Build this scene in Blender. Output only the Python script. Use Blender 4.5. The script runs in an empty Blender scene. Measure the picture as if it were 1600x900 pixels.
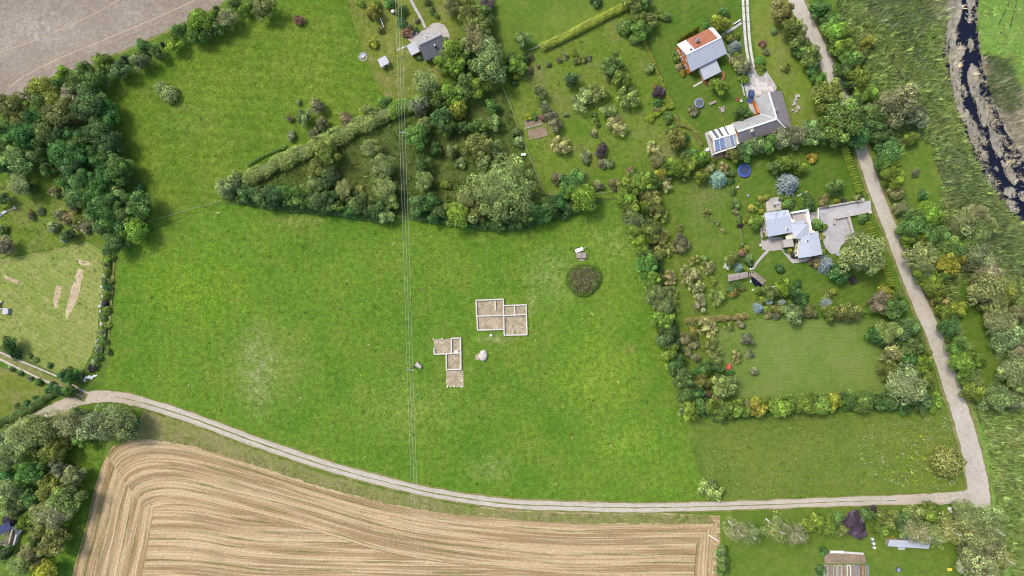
import bpy, math, random
import numpy as np
from mathutils import Vector, geometry

# ------------------------------------------------------------------ camera, world, sun, exposure
S, H = 0.2, 220.0                       # metres per photo pixel on the ground, height of the drone
scene = bpy.context.scene
COL = scene.collection
cam_d = bpy.data.cameras.new("camera")
cam_d.sensor_width = 36.0
cam_d.lens = 36.0 * H / (1600 * S)
cam_d.clip_start, cam_d.clip_end = 1.0, 8000.0
cam = bpy.data.objects.new("camera", cam_d)
cam.location = (0, 0, H)
COL.objects.link(cam)
scene.camera = cam
scene.cycles.pixel_filter_type = 'BLACKMAN_HARRIS'
scene.cycles.filter_width = 1.1
SUN_EL, SUN_AZ = math.radians(56), math.radians(-52)       # azimuth clockwise from +Y: sun stands to the upper left
w = bpy.data.worlds.new("World")
scene.world = w
w.use_nodes = True
wn = w.node_tree
sky = wn.nodes.new("ShaderNodeTexSky")
sky.sky_type = 'NISHITA'
sky.sun_disc = False
sky.sun_elevation = SUN_EL
sky.sun_rotation = SUN_AZ
sky.dust_density = 2.5
wn.links.new(sky.outputs[0], wn.nodes["Background"].inputs[0])
wn.nodes["Background"].inputs[1].default_value = 0.15
sd = bpy.data.lights.new("sun", 'SUN')
sd.energy, sd.angle, sd.color = 1.65, math.radians(12), (1.0, 0.95, 0.88)
sun = bpy.data.objects.new("sun", sd)
sdir = Vector((math.sin(SUN_AZ) * math.cos(SUN_EL), math.cos(SUN_AZ) * math.cos(SUN_EL), math.sin(SUN_EL)))
sun.rotation_euler = (-sdir).to_track_quat('-Z', 'Y').to_euler()
sun.location = (-80, 80, 150)
COL.objects.link(sun)
vs = scene.view_settings
vs.view_transform, vs.look, vs.gamma, vs.use_curve_mapping = 'Standard', 'None', 1.0, False
vs.exposure = 0.76

# ------------------------------------------------------------------ helpers
rnd = random.Random(7)
NPR = np.random.default_rng(11)

def P(px, py, z=0.0):
    k = (H - z) / H
    return Vector(((px - 800) * S * k, (450 - py) * S * k, z))

def pts(s):
    return [tuple(float(c) for c in q.split(',')) for q in s.split()]

def tag(o, label=None, cat=None, group=None, kind=None):
    for k, v in (('label', label), ('category', cat), ('group', group), ('kind', kind)):
        if v: o[k] = v
    return o

def empty(name, loc, label=None, cat=None, group=None):
    o = bpy.data.objects.new(name, None)
    o.location = loc
    o.empty_display_size = 0.3
    COL.objects.link(o)
    return tag(o, label, cat, group)

def mesh_obj(name, me, mat=None, parent=None, loc=(0, 0, 0)):
    o = bpy.data.objects.new(name, me)
    if mat: me.materials.append(mat)
    o.location = loc
    if parent: o.parent = parent
    COL.objects.link(o)
    return o

class MB:
    def __init__(s): s.v, s.f = [], []
    def add(s, vs_, fs):
        n = len(s.v)
        s.v += [Vector(q) for q in vs_]
        s.f += [tuple(i + n for i in f) for f in fs]
        return s
    def prism(s, poly, z0, z1):
        n = len(poly)
        a = sum(poly[i][0] * poly[(i + 1) % n][1] - poly[(i + 1) % n][0] * poly[i][1] for i in range(n))
        if a < 0: poly = poly[::-1]
        vs_ = [(p[0], p[1], z0) for p in poly] + [(p[0], p[1], z1) for p in poly]
        return s.add(vs_, [tuple(range(n))[::-1], tuple(range(n, 2 * n))] + [(i, (i + 1) % n, n + (i + 1) % n, n + i) for i in range(n)])
    def box(s, c, size, rz=0.0):
        cx, cy, cz = c; sx, sy, sz = (q / 2 for q in size)
        co, si = math.cos(rz), math.sin(rz)
        poly = [(cx + x * co - y * si, cy + x * si + y * co) for x, y in ((-sx, -sy), (sx, -sy), (sx, sy), (-sx, sy))]
        return s.prism(poly, cz - sz, cz + sz)
    def bar(s, a, b, wd, ht):
        a, b = Vector(a), Vector(b)
        d = (b - a).normalized()
        u = d.cross(Vector((0, 0, 1)))
        u = u.normalized() if u.length > 1e-4 else Vector((1, 0, 0))
        n = u.cross(d).normalized()
        q = [(-1, -1), (1, -1), (1, 1), (-1, 1)]
        vs_ = [p + u * (x * wd / 2) + n * (y * ht / 2) for p in (a, b) for x, y in q]
        return s.add(vs_, [(3, 2, 1, 0), (4, 5, 6, 7), (0, 1, 5, 4), (1, 2, 6, 5), (2, 3, 7, 6), (3, 0, 4, 7)])
    def cyl(s, a, b, r0, r1=None, n=10):
        r1 = r0 if r1 is None else r1
        a, b = Vector(a), Vector(b)
        d = (b - a).normalized()
        u = d.cross(Vector((0.3, 0.2, 1))).normalized() if abs(d.z) < 0.9 else d.cross(Vector((1, 0, 0))).normalized()
        t = d.cross(u)
        vs_ = [p + (u * math.cos(6.2832 * i / n) + t * math.sin(6.2832 * i / n)) * r for p, r in ((a, r0), (b, r1)) for i in range(n)]
        return s.add(vs_, [(i, (i + 1) % n, n + (i + 1) % n, n + i) for i in range(n)] + [tuple(range(n))[::-1], tuple(range(n, 2 * n))])
    def slab(s, poly, t):                       # polygon in 3-D thickened downwards
        poly = [Vector(p) for p in poly]
        n = len(poly)
        nz = sum((poly[i].x * poly[(i + 1) % n].y - poly[(i + 1) % n].x * poly[i].y) for i in range(n))
        if nz < 0: poly = poly[::-1]
        dn = Vector((0, 0, -t))
        return s.add(poly + [p + dn for p in poly], [tuple(range(n)), tuple(range(n, 2 * n))[::-1]] + [((i + 1) % n, i, n + i, n + (i + 1) % n) for i in range(n)])
    def lump(s, c, r, seed=0, sub=2, squash=1.0, amp=0.25):
        g = ico(sub)
        rr = np.random.default_rng(seed)
        d = rr.normal(size=(6, 3)); d /= np.linalg.norm(d, axis=1)[:, None]
        hh = (g[0] @ d.T); k = 1 + amp * (np.abs(hh) ** 3 * rr.uniform(-1, 1, 6)).sum(1) + rr.uniform(-.04, .04, len(g[0]))
        v = g[0] * k[:, None] * np.array(r if hasattr(r, '__len__') else (r, r, r * squash))
        return s.add([Vector(c) + Vector(q) for q in v], g[1])
    def build(s, name, mat, parent=None, uv=None, smooth=False):
        o0 = parent.matrix_local.translation.copy() if parent else Vector((0, 0, 0))
        if parent:
            o0 = Vector((0, 0, 0)); q = parent
            while q: o0 += q.location; q = q.parent
        me = bpy.data.meshes.new(name)
        c = Vector((0, 0, 0))
        if not parent and s.v:
            c = Vector((sum(v.x for v in s.v) / len(s.v), sum(v.y for v in s.v) / len(s.v), min(v.z for v in s.v)))
        me.from_pydata([tuple(v - o0 - c) for v in s.v], [], s.f)
        if smooth: me.polygons.foreach_set('use_smooth', [True] * len(me.polygons))
        if uv:
            e, p0 = uv                         # e: unit direction along the eave
            l = me.uv_layers.new(name='UVMap')
            for poly in me.polygons:
                nn = poly.normal
                t = nn.cross(e)
                for li in poly.loop_indices:
                    q = me.vertices[me.loops[li].vertex_index].co + o0 + c - p0
                    l.data[li].uv = (q.dot(e), q.dot(t))
        return mesh_obj(name, me, mat, parent, tuple(c))

_ico = {}
def ico(sub):
    if sub not in _ico:
        import bmesh
        bm = bmesh.new(); bmesh.ops.create_icosphere(bm, subdivisions=sub, radius=1)
        _ico[sub] = (np.array([v.co[:] for v in bm.verts]), [tuple(v.index for v in f.verts) for f in bm.faces]); bm.free()
    return _ico[sub]

def srgb(r, g, b):
    f = lambda c: (c / 255 / 12.92) if c < 10.3 else ((c / 255 + 0.055) / 1.055) ** 2.4
    return (f(r), f(g), f(b))

def catmull(p, n=6, closed=False):
    p = [np.array(q, float) for q in p]
    out = []; m = len(p)
    for i in range(m if closed else m - 1):
        g = (lambda j: p[j % m]) if closed else (lambda j: p[min(max(j, 0), m - 1)])
        a, b, c, d = g(i - 1), g(i), g(i + 1), g(i + 2)
        for k in range(n):
            t = k / n
            out.append(0.5 * (2 * b + (c - a) * t + (2 * a - 5 * b + 4 * c - d) * t * t + (3 * b - a - 3 * c + d) * t ** 3))
    if not closed: out.append(p[-1])
    return [tuple(q) for q in out]

def ragged(poly, step=5.0, jit=1.2, seed=1):      # closed pixel outline with an uneven natural edge
    r = random.Random(seed); out = []
    for i in range(len(poly)):
        a, b = poly[i], poly[(i + 1) % len(poly)]
        L = math.hypot(b[0] - a[0], b[1] - a[1]); n = max(1, min(200, int(L / step)))
        for k in range(n):
            t = k / n
            out.append((a[0] + (b[0] - a[0]) * t + r.uniform(-jit, jit), a[1] + (b[1] - a[1]) * t + r.uniform(-jit, jit)))
    return out

# ------------------------------------------------------------------ materials
def nt(name):
    m = bpy.data.materials.new(name); m.use_nodes = True
    return m, m.node_tree, m.node_tree.nodes['Principled BSDF']

def node(t, kind, ins=None, **kw):
    n = t.nodes.new(kind)
    for k, v in kw.items(): setattr(n, k, v)
    for k, v in (ins or {}).items():
        if hasattr(v, 'is_output') or isinstance(v, bpy.types.NodeSocket): t.links.new(v, n.inputs[k])
        else: n.inputs[k].default_value = v
    return n

def mixc(t, fac, a, b, mode='MIX'):
    n = t.nodes.new('ShaderNodeMix'); n.data_type = 'RGBA'; n.blend_type = mode
    for i, v in ((0, fac), (6, a), (7, b)):
        if isinstance(v, bpy.types.NodeSocket): t.links.new(v, n.inputs[i])
        else: n.inputs[i].default_value = (tuple(v) + (1,)) if hasattr(v, '__len__') else v
    return n.outputs[2]

def math_(t, op, a, b=0.0, c=None):
    n = t.nodes.new('ShaderNodeMath'); n.operation = op
    for i, v in enumerate((a, b) + ((c,) if c is not None else ())):
        if isinstance(v, bpy.types.NodeSocket): t.links.new(v, n.inputs[i])
        else: n.inputs[i].default_value = v
    return n.outputs[0]

def ramp(t, fac, lo, hi):
    return node(t, 'ShaderNodeMapRange', {0: fac, 1: lo, 2: hi}, clamp=True).outputs[0]

def noise(t, vec, scale, detail=3, rough=0.6, off=0.0):
    v = vec
    if off:
        v = node(t, 'ShaderNodeVectorMath', {0: vec, 1: (off, off * 1.7, off * .3)}, operation='ADD').outputs[0]
    return node(t, 'ShaderNodeTexNoise', {'Vector': v, 'Scale': scale, 'Detail': detail, 'Roughness': rough}).outputs[0]

def ground_mat(name, c1, c2, c3=None, big=0.05, mid=0.25, fine=2.2, contrast=0.5, bump=0.35, off=0.0, patches=(), speck=None, lines=None, blades=False):
    """natural ground: c1/c2 drift over 20 m, c3 breaks in as smaller flecks, fine grain on top"""
    m, t, b = nt(name)
    pos = node(t, 'ShaderNodeNewGeometry').outputs['Position']
    n1 = noise(t, pos, big, 5, .62, off + 1)
    col = mixc(t, ramp(t, n1, .36, .64), c1, c2)
    n2 = noise(t, pos, mid, 5, .65, off + 9)
    if c3: col = mixc(t, math_(t, 'MULTIPLY', ramp(t, n2, .5, .72), .75), col, c3)
    for (px, py, rx, ry, c) in patches:
        q = P(px, py)
        d = node(t, 'ShaderNodeVectorMath', {0: pos, 1: (q.x, q.y, 0)}, operation='SUBTRACT').outputs[0]
        d = node(t, 'ShaderNodeVectorMath', {0: d, 1: (1 / (rx * S), 1 / (ry * S), 0)}, operation='MULTIPLY').outputs[0]
        L = node(t, 'ShaderNodeVectorMath', {0: d}, operation='LENGTH').outputs['Value']
        f = math_(t, 'MULTIPLY', ramp(t, L, 1.0, .1), ramp(t, noise(t, pos, .55, 6, .75, px * .01), .38, .66))
        col = mixc(t, f, col, c)
    if lines:                                     # mower or drill lines along a direction
        ang, period, amt, wob = lines
        r = node(t, 'ShaderNodeMapping', {'Vector': pos, 'Rotation': (0, 0, ang)}).outputs[0]
        wv = node(t, 'ShaderNodeTexWave', {'Vector': r, 'Scale': 0.314 / period * 1.0, 'Distortion': wob, 'Detail': 2.0, 'Detail Scale': .15}, bands_direction='Y').outputs['Fac']
        col = mixc(t, 1.0, col, mixc(t, wv, (1 - amt,) * 3, (1 + amt * .6,) * 3), 'MULTIPLY')
    n3 = noise(t, pos, fine, 4, .75, off + 3)
    n4 = noise(t, pos, fine * .28, 3, .6, off + 5)
    g = math_(t, 'MULTIPLY', math_(t, 'MULTIPLY_ADD', math_(t, 'SUBTRACT', n3, .5), contrast * 2.4, 1.0), math_(t, 'MULTIPLY_ADD', math_(t, 'SUBTRACT', n4, .5), contrast * 1.5, 1.0))
    gc = node(t, 'ShaderNodeCombineColor', {0: g, 1: g, 2: g}).outputs[0]
    col = mixc(t, 1.0, col, gc, 'MULTIPLY')
    if speck:
        f = ramp(t, noise(t, pos, 2.6, 2, .5, 31), .69, .74)
        if len(speck) > 3: f = math_(t, 'MULTIPLY', f, ramp(t, noise(t, pos, .05, 3, .5, 77), .45, .6))
        col = mixc(t, f, col, speck[:3])
    if blades:
        at = node(t, 'ShaderNodeAttribute', attribute_name='tint').outputs['Color']
        col = mixc(t, 1.0, col, at, 'MULTIPLY')
    t.links.new(col, b.inputs['Base Color'])
    b.inputs['Roughness'].default_value = .95
    b.inputs['Specular IOR Level'].default_value = .12
    if not blades:
        bp = node(t, 'ShaderNodeBump', {'Strength': bump, 'Distance': .5, 'Height': n3})
        t.links.new(bp.outputs[0], b.inputs['Normal'])
    return m

def simple(name, c, rough=.7, var=.25, scale=1.5, metal=0.0, bump=.1, c2=None, spec=.4):
    m, t, b = nt(name)
    pos = node(t, 'ShaderNodeTexCoord').outputs['Object']
    n1 = noise(t, pos, scale, 5, .65)
    col = mixc(t, ramp(t, n1, .35, .68), tuple(x * (1 - var) for x in c), c2 or tuple(min(1, x * (1 + var)) for x in c))
    t.links.new(col, b.inputs['Base Color'])
    b.inputs['Roughness'].default_value = rough; b.inputs['Metallic'].default_value = metal
    b.inputs['Specular IOR Level'].default_value = spec
    if bump: t.links.new(node(t, 'ShaderNodeBump', {'Strength': bump, 'Distance': .1, 'Height': noise(t, pos, scale * 8, 3)}).outputs[0], b.inputs['Normal'])
    return m

def ribbed(name, c, period=.35, amt=.25, var=.2, rust=None, rough=.55, axis='X', metal=.0):
    """sheet roofing: UV in metres, ribs run up the slope; rust = (colour, threshold, u0, u1)"""
    m, t, b = nt(name)
    uv = node(t, 'ShaderNodeUVMap').outputs[0]
    wv = node(t, 'ShaderNodeTexWave', {'Vector': uv, 'Scale': .314 / period}, bands_direction=axis).outputs['Fac']
    n1 = noise(t, uv, .5, 5, .7); n2 = noise(t, node(t, 'ShaderNodeVectorMath', {0: uv, 1: (3.5, .35, 1)}, operation='MULTIPLY').outputs[0], 1.0, 3)
    col = mixc(t, ramp(t, n1, .3, .7), tuple(x * (1 - var) for x in c), tuple(min(1, x * (1 + var * .6)) for x in c))
    col = mixc(t, math_(t, 'MULTIPLY', ramp(t, n2, .5, .75), .35), col, tuple(x * .5 for x in c))
    col = mixc(t, math_(t, 'MULTIPLY', ramp(t, noise(t, uv, 1.6, 5, .75, 4), .56, .68), .5), col, tuple(x * q for x, q in zip(c, (.72, .74, .6))))
    if rust:
        rc, th, u0, u1 = rust
        sx = node(t, 'ShaderNodeSeparateXYZ', {0: uv})
        mask = math_(t, 'MULTIPLY', ramp(t, sx.outputs[0], u0 - 1.4, u0 + 1.2), ramp(t, sx.outputs[0], u1 + .8, u1 - .5))
        f = ramp(t, math_(t, 'ADD', math_(t, 'MULTIPLY', mask, .75), math_(t, 'MULTIPLY', n2, .55)), th, th + .08)
        rcv = mixc(t, ramp(t, n1, .35, .65), rc, tuple(x * .65 for x in rc))
        col = mixc(t, f, col, rcv)
    t.links.new(col, b.inputs['Base Color'])
    b.inputs['Roughness'].default_value = rough; b.inputs['Metallic'].default_value = metal
    t.links.new(node(t, 'ShaderNodeBump', {'Strength': amt, 'Distance': .06, 'Height': wv}).outputs[0], b.inputs['Normal'])
    return m

def leaf_mat(name, translucent=.36):
    m, t, b = nt(name)
    oc = node(t, 'ShaderNodeObjectInfo').outputs['Color']
    at = node(t, 'ShaderNodeAttribute', attribute_name='tint').outputs['Color']
    col = mixc(t, 1.0, oc, at, 'MULTIPLY')
    t.links.new(col, b.inputs['Base Color'])
    b.inputs['Roughness'].default_value = .55; b.inputs['Specular IOR Level'].default_value = .25
    tr = node(t, 'ShaderNodeBsdfTranslucent', {'Color': mixc(t, 1.0, col, (1.25, 1.35, .7), 'MULTIPLY')})
    mx = node(t, 'ShaderNodeMixShader', {0: translucent, 1: b.outputs[0], 2: tr.outputs[0]})
    t.links.new(mx.outputs[0], t.nodes['Material Output'].inputs[0])
    return m

GR = dict(mead1=(.095, .205, .010), mead2=(.150, .255, .016), mead3=(.215, .255, .045), dry=(.34, .33, .14), tan=(.36, .30, .16), soil=(.23, .16, .10))
M = {}
M['rough'] = ground_mat('rough_grass', (.060, .125, .014), (.115, .175, .022), (.17, .17, .05), off=2)
M['meadow'] = ground_mat('meadow_grass', (.078, .166, .014), (.116, .195, .019), (.145, .19, .028), big=.045, mid=.16, contrast=.85, lines=(1.45, 2.4, .03, 8), patches=(
    (420, 575, 95, 100, (.20, .235, .06)), (402, 578, 38, 85, (.25, .27, .115)), (785, 497, 62, 46, (.17, .19, .045)), (705, 565, 45, 60, (.16, .19, .04)), (865, 430, 60, 60, (.24, .28, .08)), (960, 380, 60, 60, (.22, .27, .06)), (930, 590, 90, 80, (.21, .29, .03)), (640, 640, 120, 60, (.21, .26, .05)), (460, 345, 60, 16, (.26, .26, .07)),
    (775, 530, 40, 10, (.33, .31, .13)), (830, 475, 14, 26, (.28, .29, .1)), (300, 450, 130, 90, (.15, .25, .012)), (985, 545, 12, 14, (.25, .17, .07)), (770, 730, 50, 30, (.23, .27, .08)), (980, 690, 70, 50, (.19, .28, .03))))
M['upper'] = ground_mat('upper_field_grass', (.080, .154, .013), (.124, .186, .018), (.150, .185, .028), big=.04, mid=.14, contrast=.75, off=20, lines=(.1, 3.2, .07, 3), patches=((500, 100, 90, 110, (.14, .2, .02)), (300, 190, 60, 40, (.145, .195, .035)), (330, 250, 60, 50, (.13, .19, .02))))
M['lawn'] = ground_mat('lawn_grass', (.082, .150, .016), (.115, .170, .022), (.155, .172, .038), patches=((1098, 318, 34, 50, (.19, .185, .07)), (1120, 300, 40, 30, (.18, .185, .06)), (1095, 440, 50, 40, (.15, .19, .035)), (900, 30, 60, 30, (.14, .19, .03))), big=.07, mid=.3, contrast=.42, off=31)
M['lawn_dark'] = ground_mat('garden_lawn_grass', (.066, .132, .014), (.095, .152, .019), (.14, .155, .034), big=.07, mid=.3, contrast=.42, off=44, lines=(-.5, 2.0, .06, 8))
M['mown'] = ground_mat('mown_lawn_grass', (.112, .182, .030), (.148, .20, .044), (.17, .19, .06), big=.06, mid=.3, contrast=.3, off=51, lines=(.03, 1.15, .06, 26))
M['orchard'] = ground_mat('orchard_grass', (.090, .165, .014), (.145, .19, .028), (.18, .17, .06), patches=((842, 112, 22, 30, (.22, .17, .09)), (1042, 238, 26, 22, (.24, .20, .11)), (880, 165, 30, 30, (.19, .18, .06)), (955, 125, 14, 16, (.2, .16, .08)), (1222, 100, 14, 60, (.19, .17, .06)), (1243, 160, 14, 18, (.25, .2, .11))), big=.06, mid=.22, contrast=.5, off=61)
M['wild'] = ground_mat('wild_grass', (.105, .165, .022), (.14, .185, .03), (.095, .15, .025), big=.05, mid=.3, contrast=.45, off=71, speck=(.5, .48, .36, 1))
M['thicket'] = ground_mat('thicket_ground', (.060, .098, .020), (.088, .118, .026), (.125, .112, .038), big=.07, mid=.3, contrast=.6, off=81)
M['yardgrass'] = ground_mat('worn_yard_grass', (.12, .155, .022), (.16, .19, .03), (.27, .20, .095), big=.06, mid=.22, contrast=.5, off=91)
M['paddock'] = ground_mat('paddock_grass', (.18, .235, .045), (.225, .25, .065), (.33, .29, .12), big=.05, mid=.3, contrast=.45, off=101, lines=(.5, 1.4, .07, 12))
M['marsh'] = ground_mat('marsh_grass', (.10, .165, .04), (.14, .19, .05), (.17, .18, .07), big=.06, mid=.3, contrast=.7, off=111)
M['marsh_pale'] = ground_mat('marsh_meadow_grass', (.12, .24, .035), (.15, .255, .045), (.24, .25, .09), big=.06, mid=.3, contrast=.45, off=117)
M['deadreed'] = ground_mat('dead_reed', (.235, .20, .135), (.32, .275, .20), (.12, .115, .075), big=.2, mid=.7, contrast=.8, off=121)
M['plough'] = ground_mat('ploughed_soil', (.250, .198, .150), (.305, .255, .200), (.36, .31, .245), big=.03, mid=.12, fine=3.0, contrast=.5, bump=.7, off=131, lines=(-.45, .9, .05, 3), patches=((60, 45, 80, 40, (.43, .38, .32)),))
M['strip'] = ground_mat('bare_strip', (.42, .32, .2), (.5, .38, .25), (.3, .27, .1), big=.2, mid=.8, contrast=.4, off=141)
M['verge'] = ground_mat('verge_grass', (.20, .185, .065), (.145, .17, .04), (.31, .24, .13), big=.15, mid=.6, contrast=.6, off=151)
M['gravel'] = ground_mat('gravel_road', (.42, .365, .295), (.48, .43, .36), (.35, .305, .24), big=.12, mid=.5, fine=3.5, contrast=.28, bump=.4, off=161)
M['gravel_dark'] = ground_mat('gravel_track', (.40, .335, .255), (.46, .40, .32), (.33, .275, .19), big=.1, mid=.5, fine=3.5, contrast=.35, bump=.4, off=171)
M['fnd_gravel'] = ground_mat('foundation_gravel', (.33, .26, .175), (.41, .335, .235), (.20, .20, .075), big=.3, mid=.35, fine=3, contrast=.75, off=181)
M['soil'] = ground_mat('garden_soil', (.22, .16, .11), (.29, .21, .15), (.16, .19, .05), big=.3, mid=.8, fine=4, contrast=.5, off=191)
M['paving'] = ground_mat('paving', (.37, .33, .29), (.45, .40, .36), (.30, .27, .24), big=.2, mid=.8, fine=4, contrast=.25, off=201)
M['driveway'] = ground_mat('driveway_paving', (.36, .34, .33), (.45, .43, .42), (.29, .27, .27), big=.1, mid=.4, fine=4, contrast=.28, off=211)
M['leaf'] = leaf_mat('leaf')
M['bark'] = simple('bark', (.13, .10, .075), .9, .3, 4)
M['birchbark'] = simple('birch_bark', (.72, .69, .62), .8, .2, 3)
M['concrete'] = simple('concrete', (.54, .51, .45), .9, .15, 2)
M['stone'] = simple('boulder_stone', (.50, .43, .39), .9, .2, 1.5, bump=.4)
M['white'] = simple('white_paint', (.78, .76, .72), .6, .06, 2)
M['cream'] = simple('cream_render', (.74, .66, .5), .85, .06, 2)
M['grey'] = simple('grey_panel', (.42, .42, .43), .6, .12, 2)
M['dgrey'] = simple('dark_grey', (.10, .10, .115), .6, .2, 2)
M['wood'] = simple('weathered_wood', (.34, .28, .23), .85, .25, 3)
M['brownwood'] = simple('brown_wood', (.20, .13, .08), .85, .25, 3)
M['orange'] = simple('orange_wall', (.60, .19, .055), .85, .15, 2)
M['brick'] = simple('grey_stone_wall', (.40, .36, .31), .9, .25, 3)
M['glass'] = simple('window_glass', (.035, .05, .07), .12, .2, 1, spec=.6)
M['bluepanel'] = simple('blue_grey_panel', (.20, .26, .38), .4, .15, 1)
M['black'] = simple('rubber', (.025, .025, .028), .7, .2, 2)
M['blue'] = simple('blue_pad', (.05, .10, .45), .6, .15, 2)
M['navy'] = simple('navy_mat', (.035, .045, .11), .6, .2, 2)
M['carblue'] = simple('car_paint', (.035, .07, .17), .25, .1, 1, spec=.7, bump=0)
M['yellow'] = simple('yellow_plastic', (.75, .52, .04), .5, .08, 2)
M['red'] = simple('red_paint', (.5, .09, .06), .6, .1, 2)
M['rusty'] = simple('rusty_metal', (.30, .11, .05), .85, .25, 3)
M['wire'] = simple('cable', (.42, .44, .40), .6, .1, 1, bump=0)
M['roof_grey'] = ribbed('grey_seam_roof', (.145, .145, .155), .45, .3, .1)
M['roof_white'] = ribbed('white_metal_roof', (.50, .51, .54), .5, .35, .08, rust=((.20, .055, .03), 1.12, 3, 9))
M['roof_rust'] = ribbed('rusted_metal_roof', (.54, .54, .56), .5, .35, .08, rust=((.36, .125, .06), .62, 3.2, 10.8))
M['roof_pale'] = ribbed('pale_corrugated_roof', (.46, .48, .50), .3, .5, .12)
M['roof_zinc'] = ribbed('pale_blue_roof', (.40, .425, .475), .6, .25, .05)
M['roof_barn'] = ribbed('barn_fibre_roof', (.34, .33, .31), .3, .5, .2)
M['roof_barn_shaded'] = ribbed('barn_shaded_roof', (.25, .21, .21), .3, .4, .15)  # darker copy of the barn roof: shade painted on slopes away from the sun
# dark water
m_, t_, b_ = nt('river_water')
b_.inputs['Base Color'].default_value = (.006, .008, .018, 1); b_.inputs['Roughness'].default_value = .08; b_.inputs['IOR'].default_value = 1.33
pos_ = node(t_, 'ShaderNodeNewGeometry').outputs['Position']
t_.links.new(node(t_, 'ShaderNodeBump', {'Strength': .08, 'Distance': .1, 'Height': noise(t_, pos_, 1.2, 3)}).outputs[0], b_.inputs['Normal'])
M['water'] = m_
# stubble: rows follow the UV map (u along the row, v across, metres)
m_, t_, b_ = nt('stubble')
uv_ = node(t_, 'ShaderNodeUVMap').outputs[0]
pos_ = node(t_, 'ShaderNodeNewGeometry').outputs['Position']
def st_n(su, sv, d=3, off=0):
    q = node(t_, 'ShaderNodeVectorMath', {0: uv_, 1: (su, sv, 1)}, operation='MULTIPLY').outputs[0]
    return noise(t_, q, 1.0, d, .6, off)
a_ = st_n(.016, .5, 2); b2_ = st_n(.03, 2.3, 3, 7); g_ = st_n(.02, .42, 1, 21); g2_ = st_n(.25, .9, 3, 5)
col_ = mixc(t_, ramp(t_, a_, .44, .56), (.33, .225, .108), (.53, .39, .212))
col_ = mixc(t_, math_(t_, 'MULTIPLY', ramp(t_, b2_, .52, .68), .75), col_, (.62, .495, .31))
col_ = mixc(t_, math_(t_, 'MULTIPLY', ramp(t_, b2_, .44, .3), .6), col_, (.25, .165, .085))
vv_ = math_(t_, 'ADD', node(t_, 'ShaderNodeSeparateXYZ', {0: uv_}).outputs[1], math_(t_, 'MULTIPLY', st_n(.06, .2, 3, 41), 2.2))
fr_ = math_(t_, 'ABSOLUTE', math_(t_, 'SUBTRACT', math_(t_, 'FRACT', math_(t_, 'DIVIDE', vv_, 2.9)), .5))
line_ = math_(t_, 'MULTIPLY', ramp(t_, fr_, .11, .03), ramp(t_, st_n(.05, .33, 3, 5), .47, .60))
col_ = mixc(t_, math_(t_, 'MULTIPLY', line_, .85), col_, (.14, .16, .035))
gr_ = math_(t_, 'MULTIPLY_ADD', math_(t_, 'SUBTRACT', noise(t_, pos_, 2.6, 4, .75), .5), 1.5, 1.0)
col_ = mixc(t_, 1.0, col_, node(t_, 'ShaderNodeCombineColor', {0: gr_, 1: gr_, 2: gr_}).outputs[0], 'MULTIPLY')
wd_ = math_(t_, 'MULTIPLY', ramp(t_, noise(t_, pos_, .06, 4, .6, 3), .58, .72), .35)
col_ = mixc(t_, wd_, col_, (.22, .23, .09))
t_.links.new(col_, b_.inputs['Base Color']); b_.inputs['Roughness'].default_value = .95; b_.inputs['Specular IOR Level'].default_value = .1
t_.links.new(node(t_, 'ShaderNodeBump', {'Strength': .8, 'Distance': .6, 'Height': math_(t_, 'ADD', b2_, noise(t_, pos_, 3.0, 3))}).outputs[0], b_.inputs['Normal'])
M['stubble'] = m_

# ------------------------------------------------------------------ ground sheets
ZL = [0.0]
def sheet(name, poly, mat, jit=1.0, smooth=False, step=5.0, z=None):
    if smooth: poly = catmull(poly, 5, True)
    if jit: poly = ragged(poly, step, jit, len(name) + int(poly[0][0]))
    if z is None: ZL[0] += .004; z = ZL[0]
    w3 = [Vector(((x - 800) * S, (450 - y) * S, 0)) for x, y in poly]
    tris = geometry.tessellate_polygon([w3])
    me = bpy.data.meshes.new(name)
    me.from_pydata([(v.x, v.y, 0) for v in w3], [], [tuple(t) for t in tris])
    me.validate(); me.update()
    if len(me.polygons) and me.polygons[0].normal.z < 0: me.flip_normals()
    for p_ in me.polygons:
        pass
    o = mesh_obj(name, me, mat, None, (0, 0, z))
    o['kind'] = 'structure'
    return o

def ribbon(name, line, width, mat, jit=.5, z=None, n=8):
    c = catmull(line, n)
    wd = width if hasattr(width, '__len__') else [width, width]
    L, R = [], []
    r = random.Random(int(line[0][0] * 7 + line[0][1]))
    for i, p in enumerate(c):
        a, b = c[max(0, i - 1)], c[min(len(c) - 1, i + 1)]
        dx, dy = b[0] - a[0], b[1] - a[1]; l = math.hypot(dx, dy) or 1
        t = i / (len(c) - 1) * (len(wd) - 1); k = min(int(t), len(wd) - 2)
        hw = (wd[k] + (wd[k + 1] - wd[k]) * (t - k)) / 2
        L.append((p[0] - dy / l * (hw + r.uniform(-jit, jit)), p[1] + dx / l * (hw + r.uniform(-jit, jit))))
        R.append((p[0] + dy / l * (hw + r.uniform(-jit, jit)), p[1] - dx / l * (hw + r.uniform(-jit, jit))))
    if z is None: ZL[0] += .004; z = ZL[0]
    v = [((x - 800) * S, (450 - y) * S, 0) for x, y in L + R]; m = len(L)
    me = bpy.data.meshes.new(name)
    me.from_pydata(v, [], [(i, i + 1, m + i + 1, m + i) for i in range(m - 1)])
    me.update()
    if me.polygons[0].normal.z < 0: me.flip_normals()
    o = mesh_obj(name, me, mat, None, (0, 0, z)); o['kind'] = 'structure'
    return o

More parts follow.
